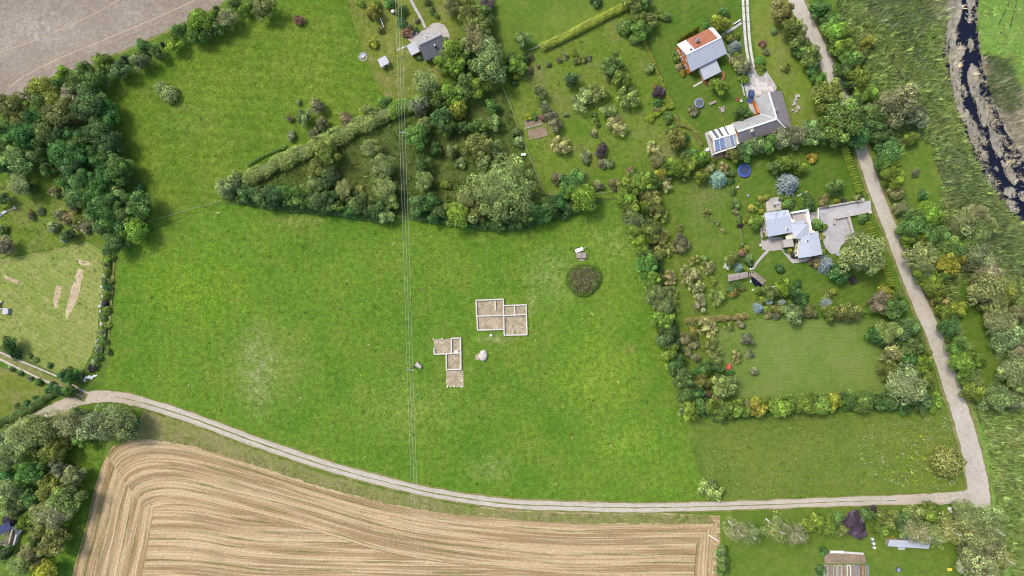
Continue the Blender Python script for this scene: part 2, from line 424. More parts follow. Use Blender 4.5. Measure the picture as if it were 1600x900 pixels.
sheet('ground', [(-14000, -14000), (15600, -14000), (15600, 14900), (-14000, 14900)], M['rough'], 0, z=0.0)
sheet('ploughed_field', pts('-900,-900 640,-900 430,-120 362,-12 352,5 320,20 290,33 255,50 222,66 172,87 140,102 100,112 66,128 45,155 18,153 -40,160 -900,300'), M['plough'], .8)
ribbon('field_margin', pts('362,-5 325,19 290,35 255,52 222,68 172,89 140,104'), 3, M['verge'], .6)
ribbon('tyre_track', pts('15,136 40,118 100,88 180,55 280,12 360,-30'), 1.3, M['strip'], .2)
ribbon('tyre_track', pts('46,132 52,122 70,112 130,90 200,58 290,18 350,-12'), 1.3, M['soil'], .2)
ribbon('tyre_track', pts('-20,90 60,60 150,20 220,-20'), 1.0, M['strip'], .2)
POLY = {}
POLY['upper'] = pts('425,-40 400,10 380,35 330,55 290,75 250,95 205,120 165,140 185,200 215,270 240,335 195,372 215,366 350,316 345,296 380,278 440,248 500,222 560,192 605,160 585,120 570,90 560,60 545,20 535,-40')
sheet('upper_field', POLY['upper'], M['upper'], 1.5)
POLY['yard'] = pts('535,-60 545,20 560,60 570,90 585,120 605,160 650,152 690,130 720,60 700,-60')
sheet('cottage_yard', POLY['yard'], M['yardgrass'], 3)
POLY['lawn_n'] = pts('765,-60 985,-60 985,5 900,45 842,76 815,95 790,80 770,30')
sheet('north_lawn', POLY['lawn_n'], M['lawn'], 1)
POLY['orchard'] = pts('842,76 900,45 985,8 1010,62 1025,110 1050,165 1085,200 1100,235 1060,262 1000,275 970,308 880,312 850,300 820,235 785,135 805,110')
sheet('orchard_ground', POLY['orchard'], M['orchard'], 1.5)
POLY['lawn_o'] = pts('985,-60 1160,-60 1165,60 1163,110 1172,150 1180,180 1105,210 1085,200 1055,170 1025,100 1005,64')
sheet('house_lawn', POLY['lawn_o'], M['lawn_dark'], 1)
POLY['lawn_e'] = pts('1170,-60 1225,-60 1255,60 1285,130 1300,185 1260,205 1238,200 1222,140 1190,110 1176,60')
sheet('lane_lawn', POLY['lawn_e'], M['orchard'], 1)
POLY['thicket'] = pts('352,318 795,358 970,308 880,312 850,300 820,235 785,135 740,165 680,170 640,178 560,212 500,240 400,290')
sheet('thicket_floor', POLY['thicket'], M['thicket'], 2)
POLY['meadow'] = pts('192,377 350,319 795,360 970,311 1000,400 1030,520 1065,650 1104,780 1000,787 900,787 800,781 700,768 640,756 560,737 480,715 330,660 235,623 165,606 174,500')
sheet('meadow', POLY['meadow'], M['meadow'], 1.0)
POLY['east_orch'] = pts('1000,290 1060,262 1140,268 1150,330 1165,390 1170,430 1185,450 1185,500 1160,620 1090,650 1060,620')
sheet('east_orchard', POLY['east_orch'], M['lawn'], 1)
POLY['garden'] = pts('1105,262 1180,228 1250,212 1310,215 1340,280 1360,330 1390,420 1420,495 1380,500 1180,500 1185,450 1168,425 1160,380 1145,300')
sheet('villa_garden', POLY['garden'], M['lawn_dark'], .8)
POLY['mown'] = pts('1105,520 1180,498 1300,500 1380,498 1385,600 1380,620 1150,622')
sheet('mown_lawn', POLY['mown'], M['mown'], 1.2)
POLY['wild'] = pts('1085,660 1180,652 1300,645 1420,640 1478,640 1492,690 1508,768 1300,774 1120,782 1108,760')
sheet('wild_meadow', POLY['wild'], M['wild'], 1)
POLY['lawn_se'] = pts('1120,800 1200,792 1480,790 1545,810 1570,960 1115,960 1118,850')
sheet('allotment_lawn', POLY['lawn_se'], M['lawn'], 1)
POLY['paddock'] = pts('-300,420 0,405 80,392 135,377 162,392 158,470 150,540 130,578 100,590 60,570 20,548 -300,440')
sheet('paddock', POLY['paddock'], M['paddock'], 1.5)
for i, q in enumerate(('122,420 131,421 125,455 116,478 103,500 104,480 112,450', '88,445 97,448 90,480 86,482 83,470', '118,404 140,410 142,416 125,413', '5,430 30,438 28,444 8,436')):
    sheet('bare_strip', pts(q), M['strip'], .8)
ribbon('field_margin', pts('0,412 40,402 90,390 135,379'), 3, M['verge'], .8)
POLY['glade'] = pts('-200,290 60,280 95,275 125,340 150,372 80,390 0,402 -200,420')
sheet('glade', POLY['glade'], M['orchard'], 2)
POLY['sw_green'] = pts('95,690 165,690 150,760 130,840 108,960 20,960 60,860 110,800')
sheet('wood_edge_grass', POLY['sw_green'], M['meadow'], 2)
POLY['sw_plot'] = pts('-200,560 0,572 60,598 95,612 60,640 0,670 -200,700')
sheet('west_plot', POLY['sw_plot'], M['yardgrass'], 2)
# east of the road
POLY['marsh'] = pts('1290,-60 1480,-60 1475,60 1485,140 1512,225 1540,285 1612,362 1640,960 1590,960 1560,800 1500,600 1440,450 1395,310 1350,180')
sheet('marsh', POLY['marsh'], M['marsh'], 2)
POLY['clearing'] = pts('1425,215 1455,225 1470,290 1465,325 1420,325 1400,285 1405,235')
sheet('marsh_clearing', POLY['clearing'], M['lawn'], 3, True)
POLY['clearing2'] = pts('1500,430 1530,470 1555,560 1575,600 1540,610 1520,560 1490,490')
sheet('marsh_clearing', POLY['clearing2'], M['lawn_dark'], 2, True)
POLY['far_marsh'] = pts('1525,-60 1800,-60 1800,170 1600,150 1560,110 1535,90 1528,40')
sheet('far_marsh', POLY['far_marsh'], M['marsh_pale'], 2)
POLY['verge_e'] = pts('1505,640 1640,640 1660,960 1575,960 1560,830 1530,720')
sheet('roadside_grass', POLY['verge_e'], M['marsh_pale'], 2)
POLY['reedbank'] = pts('1530,85 1560,110 1600,150 1800,170 1800,400 1640,400 1600,300 1560,210 1540,150')
sheet('reed_bank', POLY['reedbank'], M['deadreed'], 2)
ribbon('ditch', pts('1581,-10 1574,10 1566,26 1561,36 1560,42 1563,50 1568,57'), 1.3, M['water'], .3)
ribbon('ditch', pts('1587,-10 1587,8 1583,24 1579,36 1578,44'), 1.3, M['water'], .3)
RIVER = pts('1482,-60 1476,40 1472,75 1478,115 1486,155 1502,195 1516,230 1532,272 1560,312 1590,345 1650,410 1720,420 1640,310 1605,255 1578,215 1560,180 1548,140 1535,105 1528,60 1526,20 1532,-60')
sheet('river', RIVER, M['water'], 1.5, True)
# fields of stubble
def stubble(name, A, B, z, nv=14, D=19.0):
    A, B = catmull(A, 8), catmull(B, 8); n = len(A)
    vv, uvs = [], []; u = 0
    for i in range(n):
        if i: u += math.hypot(A[i][0] - A[i - 1][0], A[i][1] - A[i - 1][1]) * S
        wl = math.hypot(A[i][0] - B[i][0], A[i][1] - B[i][1]) * S
        for j in range(nv + 1):
            t = j / nv
            vv.append(((A[i][0] + (B[i][0] - A[i][0]) * t - 800) * S, (450 - A[i][1] - (B[i][1] - A[i][1]) * t) * S, 0)); uvs.append((u, t * D))
    fs = [(i * (nv + 1) + j, (i + 1) * (nv + 1) + j, (i + 1) * (nv + 1) + j + 1, i * (nv + 1) + j + 1) for i in range(n - 1) for j in range(nv)]
    me = bpy.data.meshes.new(name); me.from_pydata(vv, [], fs); me.update()
    if me.polygons[0].normal.z < 0: me.flip_normals()
    l = me.uv_layers.new(name='UVMap')
    for li, lp in enumerate(me.loops): l.data[li].uv = uvs[lp.vertex_index]
    o = mesh_obj(name, me, M['stubble'], None, (0, 0, z)); o['kind'] = 'structure'
ZL[0] += .006
stubble('stubble_field', pts('205,764 300,764 400,782 600,790 900,795 1125,806'), pts('160,1120 280,1120 400,1120 600,1120 900,1120 1128,1120'), ZL[0], D=66)
ZL[0] += .006
stubble('stubble_headland', pts('70,1120 112,905 130,840 148,765 160,728 170,708 178,696'),
        pts('185,1120 222,905 232,850 240,800 246,765 252,735 258,715'), ZL[0])
ZL[0] += .006
stubble('stubble_headland', pts('168,712 180,698 205,686 240,682 300,690 400,722 500,755 600,781 700,799 800,808 900,815 1000,815 1120,814'),
        pts('228,800 234,794 244,790 262,787 300,789 400,808 500,832 600,862 700,880 800,892 900,898 1000,898 1120,896'), ZL[0])
ZL[0] += .006
stubble('stubble_end_strip', pts('1088,850 1084,900 1086,960 1090,1120'), pts('1119,812 1113,900 1112,960 1112,1120'), ZL[0], 8, 6)
# roads and tracks
ROAD = pts('1232,-40 1245,5 1262,40 1279,75 1297,112 1315,150 1330,190 1345,232 1358,270 1372,310 1392,360 1415,422 1440,480 1462,530 1482,590 1502,650 1516,700 1526,750 1532,800 1536,860 1540,960')
ribbon('road_verge', ROAD, [32, 33, 29, 28, 30, 34, 38, 40, 30], M['verge'], 1.5)
ribbon('road', ROAD, [23, 23, 20, 19, 20, 24, 27, 34, 25], M['gravel'], .8)
TRACK = pts('1520,775 1480,778 1400,781 1300,784 1200,788 1100,791 1000,793 900,791 800,787 700,774 600,752 500,724 400,690 300,653 220,628 180,620 140,621 100,633 60,652 30,672 -40,715')
sheet('field_edge', pts('225,640 300,664 400,702 500,738 600,764 700,786 800,799 900,803 1000,804 1105,803 1118,818 1000,818 900,818 800,811 700,803 600,786 500,760 400,727 300,696 232,686 200,690'), M['verge'], 1.5)
ribbon('track_verge', TRACK, [18, 17, 18, 20, 20, 20, 19, 20, 20], M['verge'], 1.5)
ribbon('track', TRACK, [23, 14, 13, 14, 14, 14.5, 15.5, 16, 19, 16, 14], M['gravel_dark'], .7)
ribbon('wheel_rut', [(x, y - 2.6) for x, y in TRACK[1:15]], 3.9, M['gravel'], .5)
ribbon('wheel_rut', [(x, y + 3.2) for x, y in TRACK[1:15]], 4.6, M['gravel'], .5)
ribbon('grass_strip', [(x, y + .2) for x, y in TRACK[2:16]], [.5, 1.7, 1.1, 2.0, 1.4, 2.2, .6], M['verge'], .55)
sheet('track_junction', pts('1490,772 1506,768 1525,760 1545,790 1546,812 1528,806 1505,790 1480,785'), M['gravel'], .8)
ribbon('farm_track', pts('-40,532 0,555 60,585 100,604 135,622'), 13, M['verge'], 1)
ribbon('wheel_rut', pts('-40,527 0,550 60,575 90,588 115,602 145,618'), 3, M['gravel'], .6)
ribbon('wheel_rut', pts('-40,540 0,561 60,590 100,606 130,620'), 3.2, M['gravel'], .6)
ribbon('field_path', pts('181,385 176,440 172,500 168,560'), 4, M['verge'], .7)

# ------------------------------------------------------------------ buildings
def inset(poly, m):
    c = sum((Vector(p) for p in poly), Vector((0, 0, 0))) / len(poly)
    return [Vector(p) + (c - Vector(p)).normalized() * m for p in poly]

def flat(v, z): return Vector((v.x, v.y, z))

def roof_part(name, poly, mat, root, t=.18, ribs=0.0, ribmat=None):
    poly = [Vector(p) for p in poly]
    e = (poly[1] - poly[0]).normalized()
    o = MB().slab(poly, t).build(name, mat, root, uv=(e, poly[0]))
    if ribs:
        L = (poly[1] - poly[0]).length; n = int(L / ribs); mb = MB()
        for i in range(1, n):
            k = i / n
            p0 = poly[0].lerp(poly[1], k); p1 = poly[3].lerp(poly[2], k)
            mb.bar(p0.lerp(p1, .01) + Vector((0, 0, .03)), p0.lerp(p1, .99) + Vector((0, 0, .03)), .07, .07)
        r = mb.build('roof_ribs', ribmat or mat, o); r['kind'] = 'stuff'
    return o

def wall_body(root, e4, r2, z0, ze, zr, mat, m=.5):
    f = inset([flat(p, 0) for p in e4], m)
    rr = [flat(p, zr - .3) for p in r2]
    c = (rr[0] + rr[1]) / 2
    rr = [p + (c - p).normalized() * m * .7 for p in rr]
    v = [flat(p, z0) for p in f] + [flat(p, ze - .12) for p in f] + [flat(rr[0], zr - .3), flat(rr[1], zr - .3)]
    MB().add(v, [(3, 2, 1, 0), (0, 1, 5, 4), (2, 3, 7, 6), (1, 2, 6, 9, 5), (3, 0, 4, 8, 7), (4, 5, 9, 8), (6, 7, 8, 9)]).build('wall', mat, root)
    return f

def window(root, A, B, t, z, wd, ht, frame='white', name='window'):
    A, B = flat(A, 0), flat(B, 0)
    d = (B - A).normalized(); p = A.lerp(B, t); rz = math.atan2(d.y, d.x)
    f = MB().box((p.x, p.y, z), (wd, .14, ht), rz).build(name, M[frame], root)
    MB().box((p.x, p.y, z), (wd * .6, .17, ht * .6), rz).build('pane', M['glass'], f)
    return f

def gable(name, label, a, b, c, d, r0, r1, ze, zr, wall, m1, m2, ribs=.6, ribmat=None, cap='white', cat='house'):
    E = [P(*q, ze) for q in (a, b, c, d)]; R = [P(*q, zr) for q in (r0, r1)]
    cen = sum(E, Vector()) / 4
    root = empty(name, flat(cen, 0), label, cat)
    f = wall_body(root, E, R, 0, ze, zr, wall)
    roof_part('roof_slope', [E[0], E[1], R[1], R[0]], m1, root, ribs=0 if m1 == M['roof_rust'] else ribs, ribmat=ribmat)
    roof_part('roof_slope', [E[3], E[2], R[1], R[0]], m2, root, ribs=ribs, ribmat=ribmat)
    MB().bar(R[0] + Vector((0, 0, .06)), R[1] + Vector((0, 0, .06)), .35, .1).build('ridge_cap', M[cap], root)
    return root, f, E, R

def chimney(root, px, py, z0, z1, sz, mat, potmat='white'):
    p = P(px, py, z1)
    o = MB().box((p.x, p.y, (z0 + z1) / 2), (sz, sz, z1 - z0), .5).build('chimney', M[mat], root)
    MB().cyl((p.x, p.y, z1), (p.x, p.y, z1 + .35), sz * .33, sz * .28, 10).build('chimney_pot', M[potmat], o)

def skylight(root, px, py, z, rz, sx=.9, sy=1.2, tilt=(0, 0)):
    p = P(px, py, z)
    f = MB().box((p.x, p.y, z), (sx, sy, .5), rz).build('skylight', M['white'], root)
    MB().box((p.x, p.y, z + .04), (sx * .7, sy * .72, .5), rz).build('pane', M['glass'], f)

# --- orange house with the white and rusted metal roof
root, f, E, R = gable('house', 'orange walled house with white metal roof, rust patch and corrugated porch', (1057.3, 69.3), (1113.3, 41.3), (1136, 83.3), (1079.3, 112), (1072, 85.3), (1127.3, 58), 4.3, 7.3,
                      M['orange'], M['roof_rust'], M['roof_white'], .62, M['roof_white'])
for t, z in ((.17, 1.5), (.42, 1.5), (.75, 1.5)): window(root, f[0], f[3], t, z, 1.3, 1.3)
for t in (.36, .62): window(root, f[0], f[3], t, 4.1, 1.1, 1.2)
for t in (.15, .8): window(root, f[3], f[2], t, 1.6, 1.2, 1.3)
for t in (.2, .5, .8): window(root, f[0], f[1], t, 1.6, 1.2, 1.3)
for t in (.3, .7): window(root, f[1], f[2], t, 1.6, 1.2, 1.3)
chimney(root, 1091, 60.5, 5, 8.0, .8, 'brick', 'dgrey')
chimney(root, 1080, 77, 5.2, 7.2, .5, 'rusty', 'dgrey')
pz = 2.9
pr = [P(x, y, z) for x, y, z in ((1101, 125, 2.6), (1127, 112, 2.6), (1119, 92, 3.4), (1092.5, 105.5, 3.4))]
ph = MB()
for q in pr[:2]: ph.cyl(flat(q, 0) + (pr[3] - pr[0]).normalized() * .4, flat(q, 2.5) + (pr[3] - pr[0]).normalized() * .4, .08, n=6)
pw = inset([flat(q, 0) for q in pr], .5)
MB().prism([(q.x, q.y) for q in pw], 0, 2.35).build('porch_room', M['cream'], root)
roof_part('porch_roof', pr, M['roof_pale'], root, .1, .3, M['roof_pale'])
ph.build('porch_posts', M['white'], root)['kind'] = 'stuff'
# round planted terrace before the porch
o = MB()
arc = [(1113 + 19 * math.cos(math.radians(a)), 118 + 16 * math.sin(math.radians(a))) for a in range(-25, 200, 15)]
arc2 = [(1113 + 15.5 * math.cos(math.radians(a)), 118 + 13 * math.sin(math.radians(a))) for a in range(-25, 200, 15)]
for i in range(len(arc) - 1):
    q = [P(*arc[i]), P(*arc[i + 1]), P(*arc2[i + 1]), P(*arc2[i])]
    o.prism([(v.x, v.y) for v in q], 0, .45)
tag(o.build('terrace_wall', M['rusty']), 'low curved brown retaining wall round the porch of the orange house', 'wall')
tag(MB().bar(P(1083, 135.5, .1), P(1098, 127, .1), .5, .2).build('stepping_beam', M['concrete']), 'short pale path slab leading to the porch terrace', 'slab')

# --- L-shaped barn
bz, bzr = 3.2, 6.0
Q = lambda x, y, z: P(1090 + x / 6, 110 + y / 6, z)
root = empty('barn', flat(Q(600, 450, 0), 0), 'L shaped grey roofed barn with white ridges below the paved yard', 'barn')
v = {k: Q(*q) for k, q in dict(a=(375, 575, bzr), j=(740, 455, bzr), n=(320, 495, bz), val=(590, 410, bz), s=(385, 690, bz), hs=(830, 545, bz), se=(887, 542, bz), t=(665, 205, bzr), tw=(533, 265, bz), te=(787, 190, bz)).items()}
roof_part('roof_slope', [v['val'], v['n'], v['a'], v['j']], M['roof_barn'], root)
roof_part('roof_slope', [v['s'], v['hs'], v['j'], v['a']], M['roof_barn_shaded'], root, ribs=.55, ribmat=M['roof_barn_shaded'])
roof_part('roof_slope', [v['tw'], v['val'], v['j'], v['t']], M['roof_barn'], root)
roof_part('roof_slope', [v['te'], v['se'], v['hs'], v['j'], v['t']], M['roof_barn_shaded'], root)
for p, q in (('a', 'j'), ('t', 'j'), ('j', 'hs')):
    MB().bar(v[p] + Vector((0, 0, .1)), v[q] + Vector((0, 0, .1)), .5, .1).build('ridge_cap', M['white'], root)
MB().bar(v['val'] + Vector((0, 0, .08)), v['j'] + Vector((0, 0, .06)), .35, .08).build('valley_strip', M['grey'], root)
wl = [flat(v[k], 0) for k in ('n', 's', 'hs', 'se', 'te', 'tw', 'val')]
wl = inset(wl[:1] + wl[1:], .35)
MB().prism([(q.x, q.y) for q in wl], 0, bz - .3).build('wall', M['orange'], root)
MB().add([flat(v['te'], bz - .2) * 1, flat(v['tw'], bz - .2), flat(v['t'], bzr - .25), flat(v['te'], bz - .5), flat(v['tw'], bz - .5), flat(v['t'], bzr - .8)], [(0, 1, 2), (5, 4, 3), (0, 3, 4, 1), (1, 4, 5, 2), (2, 5, 3, 0)]).build('gable_wall', M['brick'], root)
q = Q(545, 320, 2.9); q2 = Q(572, 398, 2.9)
MB().bar(q, q2, .5, .1).build('door_canopy', M['orange'], root)
chimney(root, 1090 + 515 / 6, 110 + 560 / 6, 4, 6.4, .75, 'cream', 'brick')
chimney(root, 1090 + 742 / 6, 110 + 367 / 6, 4.5, 6.6, .8, 'brick', 'dgrey')
# --- glazed lean-to at the barn's end
root = empty('greenhouse', flat(Q(230, 640, 0), 0), 'glazed greenhouse end with white panels and stone parapet beside barn', 'greenhouse')
c_ = {k: Q(*q) for k, q in dict(nw=(80, 580, 3.0), ne=(318, 505, 3.0), se=(383, 692, 3.0), sw=(150, 765, 3.0), rw=(140, 655, 4.6), re=(355, 590, 4.6)).items()}
wl = inset([flat(c_[k], 0) for k in ('nw', 'ne', 'se', 'sw')], .2)
MB().prism([(q.x, q.y) for q in wl], 0, 2.4).build('wall', M['brick'], root)
def strips(a, b, c, d, spec):
    for t0, t1, mt in spec:
        p = [a.lerp(b, t0), a.lerp(b, t1), d.lerp(c, t1), d.lerp(c, t0)]
        MB().slab(p, .08).build('roof_panel', M[mt], root)
strips(c_['nw'], c_['ne'], c_['re'], c_['rw'], ((.01, .1, 'brick'), (.11, .2, 'white'), (.21, .31, 'dgrey'), (.32, .42, 'white'), (.43, .51, 'dgrey'), (.52, .68, 'white'), (.69, .74, 'dgrey'), (.75, .99, 'cream')))
strips(c_['sw'], c_['se'], c_['re'], c_['rw'], ((.01, .06, 'cream'), (.07, .28, 'bluepanel'), (.285, .5, 'bluepanel'), (.51, .72, 'grey'), (.73, .85, 'bluepanel'), (.86, .99, 'grey')))
MB().bar(c_['rw'] + Vector((0, 0, .1)), c_['re'] + Vector((0, 0, .1)), .35, .1).build('ridge_cap', M['white'], root)
for t in (.07, .28, .5, .72, .86):
    MB().bar(c_['sw'].lerp(c_['se'], t) + Vector((0, 0, .06)), c_['rw'].lerp(c_['re'], t) + Vector((0, 0, .06)), .12, .08).build('glazing_bar', M['white'], root)
MB().bar(Q(78, 585, 3.1), Q(140, 800, 3.1), .7, .5).build('parapet', M['brick'], root)
MB().bar(Q(140, 785, 3.0), Q(383, 705, 3.0), .55, .4).build('parapet', M['concrete'], root)
MB().bar(Q(322, 505, 3.4), Q(382, 690, 3.4), .6, .6).build('parapet', M['cream'], root)
sheet('bare_strip', [(1112, 243), (1155, 227), (1158, 233), (1116, 252)], M['soil'], .5)
tag(MB().bar(P(1114, 250, .6), P(1111, 236, .6), .5, 1.2).build('garden_wall', M['brick']), 'short stone wall at the corner of the greenhouse', 'wall')
o = MB().box((*P(1103.5, 235, 0).xy, .8), (1.1, 1.0, 1.6), .3); tag(o.build('storage_box', M['white']), 'small white box beside the greenhouse corner', 'box')

# --- pale villa
V = lambda x, y, z=0: P(1170 + x / 6.428, 290 + y / 6.428, z)
root = empty('villa', flat(V(430, 440), 0), 'white villa with pale blue angled metal roofs beside the paved forecourt', 'house')
za, zb = 4.4, 5.1
roof_part('roof_slope', [V(195, 515, za), V(440, 468, za), V(400, 300, zb), V(170, 345, zb)], M['roof_zinc'], root, .2)
roof_part('roof_slope', [V(375, 243, za), V(155, 275, za), V(170, 345, zb), V(400, 300, zb)], M['roof_zinc'], root, .2)
roof_part('roof_slope', [V(440, 470, za + .1), V(375, 246, za + .1), V(475, 388, za + .5), V(590, 388, za + 1.2), V(462, 532, za + .2)], M['roof_zinc'], root, .2)
roof_part('roof_slope', [V(590, 392, za + 1.25), V(462, 534, za + .1), V(526, 532, za + .1)], M['roof_zinc'], root, .2)
roof_part('roof_slope', [V(495, 730, za), V(530, 520, za + .2), V(612, 480, za + .3), V(625, 712, za + .3)], M['roof_zinc'], root, .2)
roof_part('roof_slope', [V(740, 690, za), V(695, 455, za), V(612, 480, za + .3), V(625, 712, za + .3)], M['roof_zinc'], root, .2)
roof_part('roof_slope', [V(592, 390, za + 1.2), V(612, 480, za + .25), V(530, 520, za + .18)], M['roof_zinc'], root, .2)
for cx in (265, 345):
    MB().add([V(cx - 32, 262, za + .25), V(cx + 32, 256, za + .2), V(cx + 8, 335, zb + .05), V(cx, 285, zb + .1)], [(0, 1, 3), (1, 2, 3), (2, 0, 3), (2, 1, 0)]).build('dormer', M['roof_zinc'], root)
wv = [flat(V(x, y, za), 0) for x, y in ((164, 288), (372, 256), (470, 392), (583, 394), (686, 464), (727, 684), (504, 716), (533, 536), (447, 536), (435, 462), (200, 506))]
cc = V(440, 440, 0)
wv = [p + (cc - p).normalized() * .25 for p in wv]
MB().prism([(p.x, p.y) for p in wv], 0, za - .35).build('wall', M['cream'], root)
# roof terrace behind white parapets
MB().prism([(p.x, p.y) for p in (V(430, 268, 3), V(588, 248, 3), V(622, 458, 3), V(590, 390, 3), V(470, 388, 3))], 0.02, 2.7).build('terrace', M['paving'], root)
for a, b in (((425, 275), (592, 246)), ((586, 250), (622, 462)), ((378, 250), (432, 372))):
    MB().bar(V(*a, 3.2), V(*b, 3.2), .55, 1.1).build('parapet', M['white'], root)
MB().bar(V(575, 285, 3.0), V(590, 375, 3.0), .25, .6).build('parapet', M['cream'], root)
MB().slab([V(455, 360, 4.0), V(562, 346, 4.0), V(560, 385, 4.0), V(465, 392, 4.0)], .2).build('canopy', M['roof_zinc'], root)
MB().bar(V(425, 350, 4.6), V(448, 372, 4.6), .9, 1.4).build('chimney', M['white'], root)
for x, y, z in ((385, 437, 4.75), (587, 555, 4.75), (622, 482, 4.8)): skylight(root, 1170 + x / 6.428, 290 + y / 6.428, z - .05, -.25, .8 if x != 622 else .6, .7 if x != 622 else .6)
for t in (.2, .5, .8): window(root, wv[6], wv[7], t, 2, 1.1, 1.6)
for t in (.2, .45, .75): window(root, wv[10], wv[9], t, 2, 1.6, 1.8)
for t in (.3, .7): window(root, wv[4], wv[5], t, 2, 1.2, 1.4)
for t in (.3, .7): window(root, wv[0], wv[10], t, 2, 1.2, 1.4)
for t in (.3, .7): window(root, wv[5], wv[6], t, 2, 1.2, 1.4)
MB().prism([(p.x, p.y) for p in (V(345, 545, 2.6), V(440, 530, 2.6), V(455, 610, 2.6), V(355, 622, 2.6))], 0, 2.6).build('bay', M['brick'], root)
MB().slab([V(370, 505, 2.8), V(448, 480, 2.8), V(448, 530, 2.8), V(375, 540, 2.8)], .15).build('canopy', M['cream'], root)
# paths, terraces and forecourt
sheet('driveway', [(1170 + x / 6.428, 290 + y / 6.428) for x, y in ((705, 225), (800, 210), (960, 190), (1150, 165), (1215, 150), (1230, 250), (1157, 285), (1010, 312), (1030, 400), (1050, 520), (990, 560), (925, 600), (900, 680), (830, 690), (770, 640), (730, 520), (745, 400), (715, 340), (700, 280))], M['driveway'], .2)
ZD = ZL[0]
sheet('forecourt_path', [(1170 + x / 6.428, 290 + y / 6.428) for x, y in ((590, 270), (700, 262), (705, 345), (620, 365))], M['paving'], .2)
sheet('patio', [(1170 + x / 6.428, 290 + y / 6.428) for x, y in ((108, 430), (150, 400), (200, 515), (340, 520), (345, 610), (440, 735), (500, 735), (735, 705), (735, 730), (560, 765), (435, 782), (320, 645), (190, 660), (130, 640))], M['paving'], .2)
sheet('patio', [(1170 + x / 6.428, 290 + y / 6.428) for x, y in ((165, 165), (210, 130), (320, 105), (330, 240), (180, 265))], M['paving'], .4)
ribbon('garden_path', pts('1200,391 1187,405 1175,421'), 4.2, M['paving'], .2)
def gwall(a, b, z, wd, label, mat='brick', base=0):
    n = max(1, int((P(*b) - P(*a)).length / 6))
    tag(MB().bar(P(*a, z / 2), P(*b, z / 2), wd, z).build('garden_wall', M[mat]), label, 'wall')
gwall((1279.5, 325), (1345, 313.5), 1.0, .5, 'long grey retaining wall on the upper side of the villa driveway')
gwall((1303.5, 342), (1357, 331), 1.1, .5, 'grey retaining wall between the villa driveway and the lower forecourt')
gwall((1304, 342), (1303, 350.5), 1.1, .5, 'stub of retaining wall at the inner corner of the villa driveway')
gwall((1325, 339.5), (1333.5, 371), 1.4, .7, 'stone retaining wall on the road side of the villa forecourt')
gwall((1277.8, 326), (1278.5, 345), .9, .25, 'thin gate wall between villa and driveway', 'white')
for x, y, lb in ((1347, 313, 'pale stone block at the upper side of the driveway mouth'), (1359, 331.5, 'pale stone block at the lower side of the driveway mouth')):
    tag(MB().lump(P(x, y, .35), (.8, .55, .5), x).build('stone_block', M['concrete']), lb, 'stone')
for x, y, r, lb in ((1309.5, 397, .55, 'pale blue green round tub at the bottom of the forecourt'), ):
    tag(MB().cyl(P(x, y), P(x, y, .7), r, r * 1.1, 12).build('planter_tub', M['bluepanel']), lb, 'tub')
# patio set on the villa's upper terrace
tb = empty('patio_table', P(1212.5, 317.5), 'dark table set on the upper villa patio', 'table')
MB().box((*P(1212.5, 317.5).xy, .72), (1.6, 1.0, .08), .2).build('tabletop', M['grey'], tb)
for dx, dy in ((-.6, -.35), (.6, -.35), (.6, .35), (-.6, .35)):
    MB().cyl(P(1212.5, 317.5) + Vector((dx, dy, 0)), P(1212.5, 317.5) + Vector((dx, dy, .68)), .05, n=6).build('leg', M['dgrey'], tb)
for i, (x, y, lb) in enumerate(((1209.5, 321, 'dark chair on the near side of the patio table'), (1216.5, 313.5, 'dark chair on the far side of the patio table'))):
    p = P(x, y); ch = empty('patio_chair', p, lb, 'chair', 'chairs on the villa patio')
    MB().box((p.x, p.y, .45), (.6, .6, .1), .2).build('seat', M['dgrey'], ch)
    MB().box((p.x, p.y + (.32 if i else -.32), .75), (.6, .08, .55), .2).build('backrest', M['dgrey'], ch)
    for dx, dy in ((-.25, -.25), (.25, -.25), (.25, .25), (-.25, .25)): MB().cyl((p.x + dx, p.y + dy, 0), (p.x + dx, p.y + dy, .42), .03, n=5).build('leg', M['dgrey'], ch)

# --- grey cottage
root, f, E, R = gable('cottage', 'grey roofed cottage on a brick apron beside bright green trees', (647.5, 62), (682, 45), (700, 79), (664, 95.5), (654.5, 71.5), (690.5, 54.5), 3.0, 5.6, M['wood'], M['roof_barn'], M['roof_grey'], .7, M['roof_grey'], 'dgrey')  # sunlit slope coloured lighter, far slope darker: light and shade painted in
E2 = [P(*q, 2.6) for q in ((635, 71.5), (648, 63.5), (656.5, 80), (643, 87))]
MB().prism([(q.x, q.y) for q in inset([flat(e, 0) for e in E2], .3)], 0, 2.4).build('porch_room', M['brownwood'], root)
roof_part('porch_roof', E2, M['grey'], root, .12, .7, M['grey'])
E2 = [P(*q, z) for q, z in (((677.5, 80.5), 3.3), ((690, 74.5), 3.3), ((699, 90), 2.6), ((684, 93.5), 2.6))]
MB().prism([(q.x, q.y) for q in inset([flat(e, 0) for e in E2], .3)], 0, 2.3).build('annex_room', M['wood'], root)
roof_part('annex_roof', E2, M['roof_grey'], root, .12)
chimney(root, 679.5, 70.8, 3.5, 5.6, .65, 'dgrey', 'white')
skylight(root, 666.3, 57.8, 4.35, .46, .9, .7)
for t in (.25, .55, .85): window(root, f[3], f[2], t, 1.5, 1.3, 1.2)
for t in (.25, .75): window(root, f[0], f[3], t, 1.5, 1.2, 1.2)
sheet('brick_apron', pts('637,62 643,56 665,46 676,37 686,35.5 694,39 700,48 703.5,58 701,66 690,80 660,85 645,68'), M['paving'], .3, False)
ribbon('garden_path', pts('637,-20 642,0 654,22 665,44'), 4.4, M['paving'], .2)
b = empty('garden_bench', P(646.7, 54.5), 'dark blue cushioned bench with white ends on the cottage apron', 'bench')
p = P(646.7, 54.5); rz = .47
